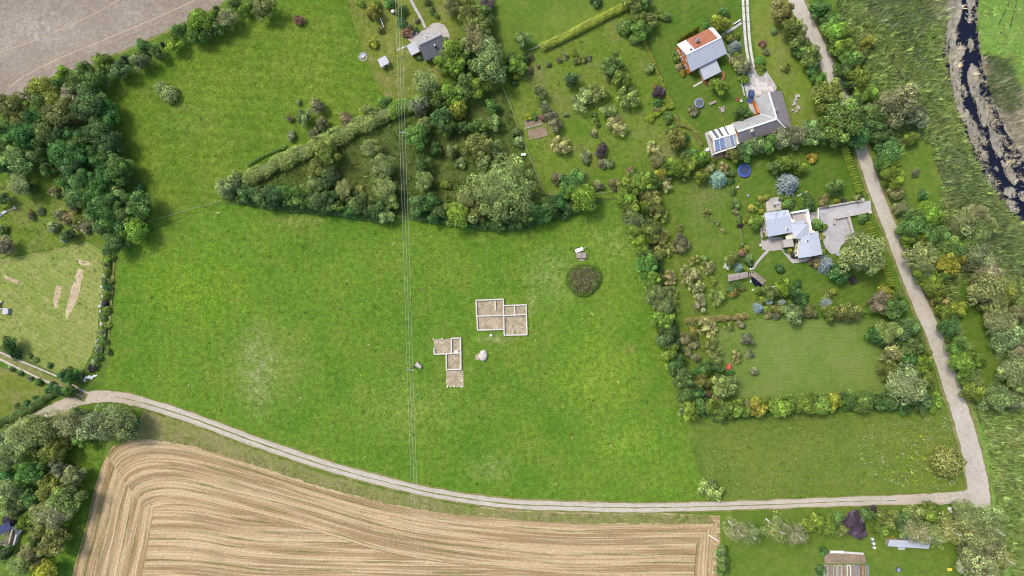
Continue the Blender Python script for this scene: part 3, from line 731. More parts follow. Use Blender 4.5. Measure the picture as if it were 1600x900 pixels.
MB().box((p.x, p.y, .45), (1.7, .7, .18), rz).build('seat', M['navy'], b)
MB().box((p.x - .15, p.y + .35, .8), (1.7, .12, .6), rz).build('backrest', M['navy'], b)
for s in (-1, 1): MB().box((p.x + s * .9 * math.cos(rz), p.y + s * .9 * math.sin(rz), .4), (.14, .75, .8), rz).build('end_panel', M['white'], b)
for k, (x, y) in enumerate(((666.5, 95), (669, 94), (673, 91.5), (678, 90))):
    p = P(x, y); pt = tag(MB().cyl(p, p + Vector((0, 0, .5)), .28, .36, 10).build('flower_pot', M['white']), 'small white pot in the row along the cottage wall', 'pot', 'white pots along the cottage wall')
for k, (x, y) in enumerate(((633, 73), (630.5, 74.2), (628, 75.3), (624, 77), (621.5, 78.2))):
    p = P(x, y); tag(MB().lump(p + Vector((0, 0, .05)), (.35, .3, .1), k, 1).build('stepping_stone', M['concrete']), 'pale stepping stone on the worn grass by the cottage porch', 'stone', 'stepping stones by the cottage')
# small shed
root = empty('shed', P(599.5, 97.5), 'small pale roofed garden shed on worn grass', 'shed')
E2 = [P(*q, 2.5) for q in ((590, 92.8), (602.2, 86.7), (608.3, 97.8), (595, 105.6))]
MB().prism([(q.x, q.y) for q in inset([flat(e, 0) for e in E2], .3)], 0, 2.35).build('wall', M['cream'], root)
roof_part('roof', E2, M['grey'], root, .12, .7, M['grey'])
q = inset([flat(e, 0) for e in E2], .3); window(root, q[3], q[2], .5, 1.0, .9, 1.9, 'wood', 'door')
# fire pit
root = empty('fire_pit', P(567.5, 89), 'round stone fire pit with pale centre in the grass', 'fire pit')
for i in range(12):
    a = i * math.pi / 6; p = P(567.5, 89) + Vector((1.25 * math.cos(a), 1.25 * math.sin(a), .15))
    MB().lump(p, (.34, .30, .22), i, 1).build('stone', M['paving'], root)
MB().cyl(P(567.5, 89, .02), P(567.5, 89, .1), 1.1, n=16).build('ash_bed', M['grey'], root)
MB().lump(P(567.5, 88.5, .25), (.45, .4, .25), 3, 1).build('ash_heap', M['white'], root)
# swing frame
root = empty('swing_frame', P(597, 35.5), 'wooden A frame garden swing standing on the grass', 'swing')
A, B = P(594.4, 28.3, 2.2), P(599.4, 42.2, 2.2)
MB().cyl(A, B, .09, n=6).build('top_beam', M['white'], root)
for q in (A, B):
    for s in (-1, 1):
        MB().cyl(q, (q.x + s * 1.1, q.y + s * .35, 0), .07, n=6).build('leg', M['wood'], root)
mp = A.lerp(B, .55)
MB().box((mp.x, mp.y, .45), (.5, 1.3, .08), .3).build('swing_seat', M['brownwood'], root)
for s in (-.5, .5):
    MB().cyl((mp.x - s * .3, mp.y + s, .47), (mp.x - s * .3, mp.y + s, 2.15), .025, n=4).build('chain', M['dgrey'], root)
p = P(614.5, 19.5); root = empty('water_butt', p, 'dark water butt with white lid beside the power line', 'barrel')
MB().cyl(p, p + Vector((0, 0, 1.1)), .55, .62, 14).build('barrel', M['dgrey'], root)
MB().cyl(p + Vector((0, 0, 1.1)), p + Vector((0, 0, 1.2)), .5, .42, 14).build('lid', M['white'], root)

# --- allotment shed, beds and odds and ends
root = empty('long_shed', P(1420, 850), 'long low shed with a white sheet roof below birch trees', 'shed')
E2 = [P(*q, z) for q, z in (((1387, 853.3), 2.3), ((1451.5, 857.8), 2.3), ((1453.8, 845.8), 2.8), ((1390, 843.5), 2.8))]
MB().prism([(q.x, q.y) for q in inset([flat(e, 0) for e in E2], .3)], 0, 2.1).build('wall', M['wood'], root)
roof_part('roof', E2, M['roof_pale'], root, .12)
q = P(1408, 856.5); MB().box((q.x, q.y, .12), (2.2, .9, .24), -.07).build('doorstep', M['grey'], root)
tag(MB().slab([P(1413, 845, 1.5), P(1424, 845, 1.5), P(1422, 838, 1.9), P(1416, 838, 1.9)], .5).build('blue_tarp', M['blue']), 'blue tarpaulin bundle behind the long white shed', 'tarp')
for x, y, lb in ((1361.5, 841, 'white barrel nearest the bushes in a row of three'), (1363.5, 848, 'middle grey white barrel in a row of three'), (1364.5, 854.5, 'white barrel farthest from the bushes in a row of three')):
    p = P(x, y); root = empty('barrel', p, lb, 'barrel', 'white barrels by the hedge')
    MB().cyl(p, p + Vector((0, 0, .9)), .42, .42, 12).build('drum', M['grey'], root); MB().cyl(p + Vector((0, 0, .9)), p + Vector((0, 0, .97)), .4, .34, 12).build('lid', M['white'], root)
root = empty('garden_bed', P(1322, 871), 'broad planted bed with a white glazed frame along its top', 'garden bed')
w_ = [P(*q) for q in ((1288, 864), (1297, 862), (1351, 866), (1353, 880), (1288, 881))]
MB().prism([(q.x, q.y) for q in w_], 0, .2).build('soil', M['soil'], root)
MB().bar(P(1297, 862, .3), P(1318, 862.5, .3), .7, .5).build('cold_frame', M['white'], root)
MB().bar(P(1319, 863, .25), P(1349, 865, .25), .6, .4).build('cold_frame', M['concrete'], root)
for i in range(10):
    x = 1288 + i * 7.2; mt = ('grey', 'wood', 'brick', 'concrete', 'wood', 'white', 'brick', 'bluepanel', 'rusty', 'bluepanel')[i]
    lb = ('grey edged', 'dark boarded', 'reddish edged', 'pale edged', 'brown boarded', 'white edged', 'stone edged', 'blue edged', 'rusty edged', 'blue grey edged outermost')[i] + ' narrow raised bed in the row below the broad bed'
    root = empty('raised_bed', P(x + 2, 905), lb, 'raised bed', 'narrow raised beds')
    q = [P(x, 884), P(x + 4.2, 884), P(x + 4.2, 926), P(x, 926)]
    MB().prism([(v_.x, v_.y) for v_ in q], 0, .28).build('soil', M['soil'], root)
    for xx in (x - .5, x + 4.5): MB().bar(P(xx, 883.5, .17), P(xx, 927, .17), .16, .34).build('plank', M[mt], root)
    MB().bar(P(x - .5, 883, .17), P(x + 4.5, 883, .17), .16, .34).build('plank', M[mt], root)
p = P(1402, 889); root = empty('rain_barrel', p, 'dark green round barrel with pale lid alone on the lawn', 'barrel')
MB().cyl(p, p + Vector((0, 0, .9)), .62, .7, 14).build('drum', M['dgrey'], root); MB().cyl(p + Vector((0, 0, .9)), p + Vector((0, 0, .96)), .55, .5, 14).build('lid', M['bluepanel'], root)
p = P(1482, 888.5); root = empty('wheelbarrow', p, 'bright yellow wheelbarrow left on the lawn near a boulder', 'wheelbarrow')
MB().add([p + Vector(q) for q in ((-.3, -.25, .3), (.35, -.25, .3), (.35, .25, .3), (-.3, .25, .3), (-.75, -.5, .7), (.75, -.45, .65), (.75, .45, .65), (-.75, .5, .7))], [(0, 1, 2, 3), (0, 4, 5, 1), (1, 5, 6, 2), (2, 6, 7, 3), (3, 7, 4, 0), (4, 7, 6, 5)]).build('tray', M['yellow'], root)
MB().cyl(p + Vector((.75, -.06, .2)), p + Vector((.75, .06, .2)), .2, n=12).build('wheel', M['black'], root)
for s in (-1, 1): MB().cyl(p + Vector((.7, s * .15, .25)), p + Vector((-1.2, s * .35, .6)), .04, n=6).build('handle', M['wood'], root)
tag(MB().lump(P(1501, 885, .5), (1.3, 2.2, 1.0), 5, 3).build('boulder', M['stone'], smooth=False), 'large pale boulder beside the grey willow at the lawn corner', 'boulder')
for i, (x, y, r, lb) in enumerate(((1484, 795, .8, 'pale stone nearest the track at the junction'), (1486.5, 799, .6, 'lower of two pale stones at the track junction'), (1499, 796, .45, 'small white stone under the roadside willow'), (1508, 795, .45, 'small white stone at the edge of the road junction'))):
    tag(MB().lump(P(x, y, r * .4), (r, r * .9, r * .7), 20 + i, 2).build('stone', M['concrete']), lb, 'stone', 'stones at the junction')

# --- unfinished foundations in the meadow
def foundation(label, walls, floors, blocks=()):
    c = P(*walls[0][0]); root = empty('house_foundation', c, label, 'foundation')
    for fl in floors:
        q = [P(*p) for p in fl]; MB().prism([(v.x, v.y) for v in q], .02, .14).build('gravel_floor', M['fnd_gravel'], root)
    for i, (a, b) in enumerate(walls):
        hgt = .75 + .004 * i
        MB().bar(P(*a, hgt / 2), P(*b, hgt / 2), .36, hgt).build('wall', M['concrete'], root)
    for x, y, sx, sy in blocks:
        q = P(x, y); MB().box((q.x, q.y, .4), (sx, sy, .5), .05).build('block', M['white'], root)
    return root
foundation('larger unfinished house foundation of pale walls with six gravel rooms in the meadow', [((743.4, 469.2), (787, 467.4)), ((786.6, 468.5), (787.8, 523.5)), ((743.8, 470), (746.2, 516)), ((746.6, 515.8), (787, 514.6)), ((745.2, 494), (786.6, 492.5)), ((774, 470), (774.6, 484.8)),
    ((787.2, 477.5), (822.6, 476)), ((822, 476.6), (823.5, 522.5)), ((787.6, 523.6), (823.9, 523)), ((787.6, 493), (822.2, 491.2)), ((803.9, 478.2), (804.5, 491.6))],
    [((744, 470), (786, 468.2), (787, 514), (746.5, 515.3)), ((787.6, 478), (821.6, 476.6), (823, 522.6), (788.4, 523.2))])
foundation('smaller unfinished foundation of stepped gravel pads near the power pole', [((678.3, 543.5), (678.3, 553)), ((678.3, 553.5), (705.5, 552.3)), ((705.3, 552), (720.6, 551.4)), ((705.2, 529), (705.6, 551.4)), ((704.9, 528.6), (720, 528)), ((719.7, 528.6), (720.4, 576)), ((697.3, 553.5), (697.6, 577)), ((697.4, 577.4), (720.8, 576.8))],
    [((678, 530), (704.8, 529), (704.9, 552), (678.3, 553)), ((705.5, 528.8), (719.5, 528.4), (720, 576), (697.8, 577), (697.6, 554), (705.5, 552)), ((697.2, 578.4), (724, 577.6), (725, 604.8), (697.6, 604.4))],
    [(713.2, 549, 1.1, .7)] + [(x, y, .35, .35) for x, y in ((698.6, 595), (699.3, 604), (710.3, 603.8), (722, 604), (722.4, 595), (691, 529.2), (677.7, 529.6))])
tag(MB().lump(P(767.3, 524, .3), (.55, .45, .4), 3, 1).build('stone', M['white']), 'small white stone just below the larger foundation', 'stone')
bd = MB().add([P(x, y, z) for x, y, z in ((648, 571, 0), (652, 564.5, 0), (659.5, 572, 0), (658, 577, 0), (652, 574.5, 0), (649, 571, 1.3), (652.3, 566.5, 1.5), (658.3, 572, 1.2), (657.3, 575.5, 1.0), (652.3, 573.3, 1.2))],
    [(0, 1, 6, 5), (1, 2, 7, 6), (2, 3, 8, 7), (3, 4, 9, 8), (4, 0, 5, 9), (5, 6, 7), (5, 7, 9), (7, 8, 9), (4, 3, 2, 1, 0)])
tag(bd.build('boulder', M['stone']), 'angular pinkish boulder standing beside the power pole in the meadow', 'boulder')
tag(MB().lump(P(755, 555.5, .5), (1.35, 1.45, .9), 9, 3, 1, .15).build('boulder', M['stone']), 'round pale boulder beside a sandy patch below the larger foundation', 'boulder')
sheet('sandy_patch', pts('742,556 746,552 751,554 752,559 747,563 743,561'), M['fnd_gravel'], .8)
# trailer and pallet pile
root = empty('trailer', P(905, 391), 'long white flatbed trailer parked by the brush mound', 'trailer')
A, B = P(899, 392.5, .7), P(911, 388.3, .7)
d = (B - A).normalized(); n_ = Vector((-d.y, d.x, 0))
MB().bar(A, B, 1.1, .25).build('bed', M['white'], root)
MB().bar(B, B + d * 1.5, .12, .12).build('drawbar', M['grey'], root)
MB().cyl(B + d * 1.2 - n_ * .12, B + d * 1.2 + n_ * .12, .18, n=10).build('jockey_wheel', M['black'], root)
for s in (-1, 1):
    c = A.lerp(B, .5) + n_ * s * .68; c.z = .33
    MB().cyl(c - n_ * .1, c + n_ * .1, .33, n=14).build('wheel', M['black'], root)
root = empty('pallet_stack', P(908, 401), 'grey stack of weathered pallets and boards beside the white trailer', 'pallet stack')
for lvl in range(3):
    for k in range(8):
        q = P(901.5 + k * 1.9, 399.5 - (k % 2) * .5); MB().box((q.x, q.y + rnd.uniform(-.1, .1), .15 + .35 * lvl), (.3, 1.7, .1), .12 + rnd.uniform(-.05, .05)).build('board', M['wood'], root)
    for k in range(3):
        q = P(908, 396.8 + 3 * k); MB().box((q.x, q.y, .03 + .35 * lvl), (2.9, .12, .1), .12).build('bearer', M['wood'], root)
for k in range(5):
    q = P(905 + k * 1.8, 405.2); MB().box((q.x, q.y, .15), (.25, 1.1, .12), rnd.uniform(-.1, .2)).build('board', M['wood'], root)

# --- power line
def pole(px, py, h, label):
    b = P(px, py, h); base = flat(b, 0)
    root = empty('power_pole', base, label, 'power pole', 'power poles in the meadow')
    MB().cyl(base, flat(base, h), .17, .11, 10).build('pole', M['bark'], root)
    MB().box((b.x, b.y, h - .35), (2.1, .14, .16), -.12).build('crossarm', M['grey'], root)
    for dx in (-.85, 0, .85):
        MB().cyl((b.x + dx, b.y - .12 * dx, h - .25), (b.x + dx, b.y - .12 * dx, h + .12), .07, .09, 8).build('insulator', M['white'], root)
    return b
p1 = pole(640.6, 578, 9.0, 'power pole beside the angular boulder in the open meadow')
p0 = pole(628.6, 207, 9.0, 'power pole just inside the thicket below the pale hedge')
dv = p1 - p0
NODES = [p0 - dv, p0, p1, p1 + dv]
for i in range(3):
    mb = MB()
    for a, b in zip(NODES, NODES[1:]):
        prev = None
        for k in range(13):
            t = k / 12; off = (-.85, 0, .85)[i]
            q = a.lerp(b, t) + Vector((off, -.12 * off, .12 - 4 * .55 * t * (1 - t)))
            if prev is not None: mb.cyl(prev, q, .025, n=5)
            prev = q
    tag(mb.build('power_cable', M['wire']), ('western cable', 'middle cable', 'eastern cable')[i] + ' of the overhead line running down across the meadow', 'cable', 'overhead cables')

# --- fences
def fence(line, label, h=1.2, step=3.0, wires=2, mat='wood', board=False):
    w3 = [P(*q) for q in line]; root = empty('fence', w3[0], label, 'fence')
    k = 0.0; ppts = []
    for a, b in zip(w3, w3[1:]):
        L = (b - a).length; n = max(1, int(L / step))
        for i in range(n): ppts.append(a.lerp(b, i / n))
    ppts.append(w3[-1])
    base = None
    for q in ppts:
        if base is None:
            base = MB().cyl(q, q + Vector((0, 0, h)), .07, .06, 6).build('post', M[mat], root)
        else:
            o = base.copy(); o.location = q - ppts[0]; o.parent = root; COL.objects.link(o)
    for j in range(wires):
        mb = MB()
        for a, b in zip(ppts, ppts[1:]):
            z = Vector((0, 0, h * (.45 + .5 * j)))
            if board: mb.bar(a + z, b + z, .05, .16)
            else: mb.cyl(a + z, b + z, .016, n=4)
        mb.build('rail' if board else 'wire', M[mat] if board else M['wire'], root)
fence(pts('235,346 290,330 348,313'), 'thin wire fence between the upper field and the meadow')
fence(pts('784,135 798,165 815,215 832,255 848,298'), 'old wooden rail fence between thicket and orchard', 1.2, 2.5, 2, 'wood', True)
fence(pts('826,80 836,76 843,72'), 'short grey board fence joining the clipped yellow hedge', 1.2, 1.5, 2, 'grey', True)
fence(pts('780,55 786,92'), 'thin rail fence along the north lawn behind big trees', 1.2, 2.5, 2, 'wood', True)
fence(pts('1140,268 1148,320 1158,370 1163,385'), 'narrow wooden border rail between orchard and villa lawn', .6, 2.5, 2, 'wood', True)
fence(pts('850,303 905,308 965,298'), 'thin wire fence along the orchard foot beside the meadow', 1.1)
fence(pts('0,545 35,560 92,582'), 'low rail fence along the farm track by the paddock', .9, 2.5, 1, 'wood', True)

# --- vehicles, trampolines, garden things
def car(px, py, rz, mat, label):
    p = P(px, py); root = empty('parked_car', p, label, 'car'); root.rotation_euler = (0, 0, rz)
    def part(name, mb, m, par=root):
        me = bpy.data.meshes.new(name); me.from_pydata([tuple(v) for v in mb.v], [], mb.f); return mesh_obj(name, me, M[m], par)
    def ring(x, wd, z): return [(x, -wd, z), (x, wd, z)]
    prof = [(-2.0, .35, .78, .72), (-1.9, .3, .95, .8), (-1.0, .3, 1.0, .84), (.9, .3, .98, .84), (1.85, .3, .8, .78), (2.02, .35, .62, .68)]
    mb = MB(); vv = []
    for x, z0, z1, wd in prof: vv += [(x, -wd, z0), (x, wd, z0), (x, wd, z1), (x, -wd, z1)]
    ff = [(3, 2, 1, 0)]
    for i in range(len(prof) - 1):
        a, b = 4 * i, 4 * i + 4
        ff += [(a + k, a + (k + 1) % 4, b + (k + 1) % 4, b + k) for k in range(4)]
    ff.append((20, 21, 22, 23)); part('body', mb.add(vv, ff), mat)
    mb = MB().add([(-1.75, -.74, .95), (.85, -.74, .98), (.85, .74, .98), (-1.75, .74, .95), (-1.3, -.6, 1.46), (.15, -.6, 1.48), (.15, .6, 1.48), (-1.3, .6, 1.46)], [(0, 1, 5, 4), (1, 2, 6, 5), (2, 3, 7, 6), (3, 0, 4, 7), (4, 5, 6, 7)]); part('cabin', mb, 'glass')
    part('roof', MB().prism([(-1.32, -.61), (.16, -.61), (.16, .61), (-1.32, .61)], 1.47, 1.52), mat)
    for x in (-1.25, 1.25):
        for y in (-.78, .78):
            t = part('wheel', MB().cyl((x, y - .1, .31), (x, y + .1, .31), .31, n=14), 'black'); part('rim', MB().cyl((x, y - .11, .31), (x, y + .11, .31), .18, n=10), 'grey', t)
    for y in (-.55, .55):
        part('headlight', MB().box((1.98, y, .62), (.1, .28, .16)), 'white'); part('tail_light', MB().box((-1.98, y, .7), (.08, .22, .2)), 'red')
    for y in (-.86, .86): part('mirror', MB().box((.6, y, 1.0), (.16, .16, .12)), mat)
car(1171.7, 151.5, math.radians(-100), 'carblue', 'dark blue hatchback parked on the stone paved yard by the barn')

def trampoline(px, py, r, pad, mat, label):
    p = P(px, py); root = empty('trampoline', p, label, 'trampoline', 'garden trampolines')
    N = 28; mb = MB(); vv = []
    for rr, z in ((r, .82), (r * .8, .9), (r * .8, .84), (r, .76)):
        vv += [(p.x + rr * math.cos(6.2832 * i / N), p.y + rr * math.sin(6.2832 * i / N), z) for i in range(N)]
    ff = [(k * N + i, k * N + (i + 1) % N, ((k + 1) % 4) * N + (i + 1) % N, ((k + 1) % 4) * N + i) for k in range(4) for i in range(N)]
    mb.add(vv, ff).build('safety_pad', M[pad], root)
    MB().cyl(p + Vector((0, 0, .78)), p + Vector((0, 0, .81)), r * .8, n=N).build('jumping_mat', M[mat], root)
    for i in range(6):
        a = i * math.pi / 3; q = p + Vector((r * .92 * math.cos(a), r * .92 * math.sin(a), 0))
        MB().cyl(q, q + Vector((0, 0, .78)), .05, n=6).build('leg', M['grey'], root)
trampoline(1161.5, 267, 2.05, 'blue', 'navy', 'trampoline with bright blue rim on the lawn below the barn')
trampoline(1091.5, 162, 1.5, 'bluepanel', 'dgrey', 'small grey trampoline on the lawn of the orange house')
def plank_bench(px, py, rz, label):
    p = P(px, py); root = empty('garden_bench', p, label, 'bench')
    for k in (-.25, 0, .25): MB().box((p.x - k * math.sin(rz), p.y + k * math.cos(rz), .74), (2.2, .2, .05), rz).build('plank', M['wood'], root)
    for s in (-.8, .8): MB().box((p.x + s * math.cos(rz), p.y + s * math.sin(rz), .35), (.12, 1.1, .7), rz).build('leg', M['wood'], root)
plank_bench(1112.5, 161.5, .42, 'wooden picnic bench on the grass between trampoline and flower bed')
for x, y, mt, lb in ((1151, 155.5, 'red', 'small red toy on the lawn beside the barn yard'), (1157.5, 158, 'white', 'white garden chair on the lawn beside the barn yard'), (1152, 292.5, 'cream', 'small pale garden seat near the villa lawn border'), (1168, 305.5, 'grey', 'grey folding chair alone on the villa lawn'), (1187.5, 383, 'white', 'white lamp shaped seat on the corner of the villa patio'), (1333, 570, 'red', '')):
    if not lb: continue
    p = P(x, y); root = empty('garden_chair', p, lb, 'chair')
    MB().box((p.x, p.y, .42), (.7, .65, .1), .4).build('seat', M[mt], root)
    MB().box((p.x - .13, p.y + .32, .72), (.7, .08, .55), .4).build('backrest', M[mt], root)
    for dx in (-.25, .25):
        for dy in (-.22, .22): MB().cyl((p.x + dx, p.y + dy, 0), (p.x + dx, p.y + dy, .38), .035, n=5).build('leg', M[mt], root)
# white garden marker pole with red end on the villa lawn
root = empty('boom_pole', P(1254, 302), 'white pole with red tip lying on the villa lawn', 'pole')
MB().cyl(P(1245.5, 306.5, .15), P(1261, 299.3, .15), .13, n=8).build('shaft', M['white'], root); MB().cyl(P(1261, 299.3, .15), P(1262.3, 297.2, .3), .2, n=8).build('tip', M['red'], root)
# round flower bed with rocks
root = empty('rock_garden', P(1128.5, 170.5), 'round rock garden of grey stones and flowers on the house lawn', 'rock garden')
for i in range(14):
    a = i * .9; rr = .2 + .75 * (i % 5) / 4
    MB().lump(P(1128.5 + rr * 5 * math.cos(a), 170.5 + rr * 5.5 * math.sin(a), .15), (.35, .3, .25), i, 1).build('stone', M['brick'] if i % 3 else M['soil'], root)
# dryer near pergola
p = P(1133, 416); root = empty('rotary_dryer', p, 'pale square rotary clothes dryer on the grass by the pergola', 'clothes dryer')
MB().cyl(p, p + Vector((0, 0, 1.8)), .05, n=6).build('post', M['white'], root)
for i in range(4):
    a = .3 + i * math.pi / 2; MB().cyl(p + Vector((0, 0, 1.7)), p + Vector((1.35 * math.cos(a), 1.35 * math.sin(a), 1.95)), .05, n=5).build('arm', M['white'], root)
    b = a + math.pi / 2
    o = MB()
    for k in (.45, .7, .95): o.cyl(p + Vector((1.35 * k * math.cos(a), 1.35 * k * math.sin(a), 1.7 + .25 * k)), p + Vector((1.35 * k * math.cos(b), 1.35 * k * math.sin(b), 1.7 + .25 * k)), .04, n=4)
    o.build('line', M['white'], root)['kind'] = 'stuff'
# pergola
PG = lambda x, y, z=0: P(1120 + x / 11.25, 380 + y / 11.25, z)
root = empty('pergola', flat(PG(370, 590), 0), 'long grey slatted pergola at the end of the garden boardwalk', 'pergola')
a0, a1, b0, b1 = PG(190, 560, 2.3), PG(540, 508, 2.3), PG(203, 668, 2.3), PG(548, 592, 2.3)
for a, b in ((a0, a1), (b0, b1)): MB().bar(a, b, .22, .22).build('beam', M['wood'], root)
for i in range(16):
    t = (i + .5) / 16; o = MB().bar(a0.lerp(a1, t) + Vector((0, 0, .2)), b0.lerp(b1, t) + Vector((0, 0, .2)), .2, .16).build('slat', M['wood'], root)
for q in (a0, a1, b0, b1): MB().cyl(flat(q, 0), flat(q, 2.2), .1, n=6).build('post', M['wood'], root)
sheet('pergola_floor', [(1136.5, 430), (1168, 425.5), (1168.7, 432.5), (1138, 439.5)], M['paving'], .1)
sheet('pond', [(1172.5, 433), (1178, 433), (1186, 438.5), (1193, 445), (1184, 449), (1178.5, 446)], M['water'], .6, True)
root = empty('footbridge', PG(700, 610), 'grey plank footbridge curving past the small garden pond', 'footbridge')
line = [PG(*q, .35) for q in ((560, 540), (625, 540), (690, 580), (760, 640), (825, 700))]
for a, b in zip(line, line[1:]):
    n = max(2, int((b - a).length / .45))
    for i in range(n):
        p = a.lerp(b, (i + .5) / n); d = (b - a).normalized()
        MB().box((p.x, p.y, .35), (.36, 1.5, .08), math.atan2(d.y, d.x)).build('plank', M['wood'], root)
for s in (-1, 1):
    o = MB(); prev = None
    for i, q in enumerate(line):
        d = (line[min(i + 1, 4)] - line[max(i - 1, 0)]).normalized(); w3 = q + Vector((-d.y, d.x, 0)) * s * .75 + Vector((0, 0, .9))
        if prev is not None: o.bar(prev, w3, .1, .1)
        o.cyl(flat(w3, .3), w3, .05, n=5); prev = w3
    o.build('handrail', M['wood'], root)
for i, (x, y, r, lb) in enumerate(((1173, 440, .4, 'white stone on the left bank of the garden pond'), (1176, 453, .35, 'small white stone on the path below the pond'), (1172.8, 420.3, .35, 'white ball lamp at the fork of the garden paths'))):
    tag(MB().lump(P(x, y, r * .5), (r * .8, r, r * .8), 40 + i, 2).build('stone', M['white']), lb, 'stone')
gwall((1192, 449.5), (1217, 447), .5, .35, 'low pale stone edging beside the pond planting', 'concrete')
# paddock things
p = P(12.5, 486); root = empty('metal_box', p, 'pale grey metal box standing on the paddock grass', 'box')
MB().box((p.x, p.y, .6), (1.55, 1.7, 1.2), -.04).build('body', M['roof_zinc'], root); MB().box((p.x, p.y, 1.25), (1.65, 1.8, .1), -.04).build('lid', M['grey'], root)
p = P(-1, 477); root = empty('garden_table', p, 'white table cut by the photo edge beside the metal box', 'table')
MB().box((p.x, p.y, .74), (1.4, 2.2, .08), 0).build('tabletop', M['white'], root)
for dx in (-.5, .5):
    for dy in (-1.05, 1.05): MB().box((p.x + dx + .3, p.y + dy, .36), (.5, .3, .7), 0).build('leg', M['white'], root)
for i, (x, y, mt, lb, s) in enumerate(((24, 324.5, 'white', 'white topped end of the timber row in the west glade', (.4, .9, .5)), (17.5, 327.5, 'wood', 'grey log in the timber row in the west glade', (2.4, .4, .35)), (8, 332, 'grey', 'grey sheeted bundle in the timber row in the west glade', (1.6, .8, .5)), (1.5, 336.5, 'bluepanel', 'blue white bundle at the edge end of the timber row', (.9, .9, .5)))):
    p = P(x, y); tag(MB().box((p.x, p.y, s[2] / 2), s, .42).lump((p.x, p.y, s[2]), (s[0] * .4, s[1] * .42, .18), i, 1).build('timber_bundle', M[mt]), lb, 'bundle')
for i, (x, y, r) in enumerate(((127, 593, .5), (130, 594, .45), (133, 591, .5), (136, 590, .7), (139.5, 589.5, .75), (143, 590.5, .6), (147.5, 587.5, .55), (150.5, 587, .4), (133, 595, .4))):
    tag(MB().lump(P(x, y, r * .4), (r, r * .8, r * .7), 60 + i, 2).build('stone', M['white']), 'pale stone in the heap beside the track fork', 'stone', 'stones heaped at the track fork')
sb = []
for i in range(34):
    t = i / 33; c = catmull(pts('168,398 163,430 159,470 157,510 152,545 143,575'), 8); q = c[int(t * (len(c) - 1))]
    r = rnd.uniform(.3, .6)
    tag(MB().lump(P(q[0] + rnd.uniform(-3, 3), q[1] + rnd.uniform(-3, 3), r * .3), (r, r * .85, r * .6), 80 + i, 1).build('stone', M['stone'] if i % 3 else M['grey']), 'grey field stone in the overgrown wall between paddock and meadow', 'stone', 'field stones between paddock and meadow')
# ruined shed in the south west wood
W = lambda x, y, z=0: P(x / 11.25, 780 + y / 11.25, z)
root = empty('ruined_shed', flat(W(180, 650), 0), 'collapsed dark shed with grey wall tops among the south west trees', 'ruin')
for a, b, z, m in (((250, 500), (180, 800), 1.8, 'wood'), ((330, 560), (260, 800), 1.5, 'grey'), ((0, 745), (210, 830), 1.6, 'wood'), ((150, 400), (330, 530), 2.0, 'dgrey')):
    MB().bar(W(*a, z / 2), W(*b, z / 2), .5, z).build('wall', M[m], root)
MB().slab([W(-60, 480, 2.2), W(160, 400, 2.6), W(200, 520, 2.2), W(-40, 660, 1.6)], .1).build('roof_sheet', M['navy'], root)
MB().slab([W(250, 500, 2.0), W(400, 540, 1.8), W(330, 640, 1.5), W(280, 620, 1.6)], .1).build('roof_sheet', M['dgrey'], root)
for i in range(5): MB().bar(W(20 + 30 * i, 520, 2.0), W(80 + 30 * i, 740, 1.4), .12, .12).build('rafter', M['wood'], root)

# --- stone yard and slab lane by the barn
yard = sheet('stone_yard', pts('1160,108 1168,100 1181,98 1195,108 1203,120 1212,134 1210,143 1181,152 1187,178 1174,178 1168,160 1163,135'), M['driveway'], .4)
zy = ZL[0]
k = 0
rr = random.Random(5)
for gy in range(0, 8):
    for gx in range(0, 8):
        x0, y0 = 1163 + gx * 6.4, 104 + gy * 6.6
        jc = lambda i, j: (1163 + i * 6.4 + random.Random(i * 31 + j * 7).uniform(-1.6, 1.6) + j * 1.0, 102 + j * 6.6 + random.Random(i * 17 + j * 13 + 5).uniform(-1.6, 1.6))
        q = [jc(gx, gy), jc(gx + 1, gy), jc(gx + 1, gy + 1), jc(gx, gy + 1)]
        cx, cy = sum(a for a, _ in q) / 4, sum(b for _, b in q) / 4
        # inside the yard and clear of the barn roof
        if not (cx > 1163 + (cy - 104) * .12 and cx < 1184 + (cy - 104) * .85 and cy < 150 - (cx - 1181) * .25 + (60 if cx < 1178 else 0)) or cx > 1211 or cy > 172: continue
        q = [((a - cx) * .88 + cx, (b - cy) * .88 + cy) for a, b in q]
        w3 = [P(*p) for p in q]
        o = MB().prism([(v.x - yard.location.x, v.y) for v in w3], zy - .02, zy + rr.uniform(.03, .08)).build('paving_slab', M['concrete'] if rr.random() < .6 else M['paving'])
        o.parent = yard; o.location.z -= zy
for lane, (dx) in enumerate((-3.0, 3.6)):
    c = catmull(pts('1163,-40 1163.5,0 1165,30 1167,60 1170,85 1175,108'), 6)
    st = ribbon('slab_lane', [(x + dx, y) for x, y in c[::6]] , 4.2, M['driveway'], .1); zz = ZL[0]
    for i in range(19):
        t = i / 19; q = c[int(t * (len(c) - 1))]; q2 = c[min(len(c) - 1, int(t * (len(c) - 1)) + 1)]
        a = P(q[0] + dx, q[1]); b = P(q2[0] + dx, q2[1]); d = (b - a).normalized()
        o = MB().box((a.x + rr.uniform(-.06, .06), a.y, zz + rr.uniform(.01, .03)), (rr.uniform(1.3, 1.75), rr.uniform(.62, .76), .08), math.atan2(d.y, d.x) + rr.uniform(-.05, .05)).build('paving_slab', M['concrete']); o.parent = st; o.location.z -= zz
ribbon('stone_path', pts('1127,56 1140,48 1150,42 1158,36'), 4, M['driveway'], .4)
ribbon('stone_path', pts('1136,84 1146,102 1156,122 1163,150'), 2.2, M['driveway'], .3)
gwall((1146, 38), (1157, 31), .6, .3, 'short white gate rail beside the slab lane', 'white')
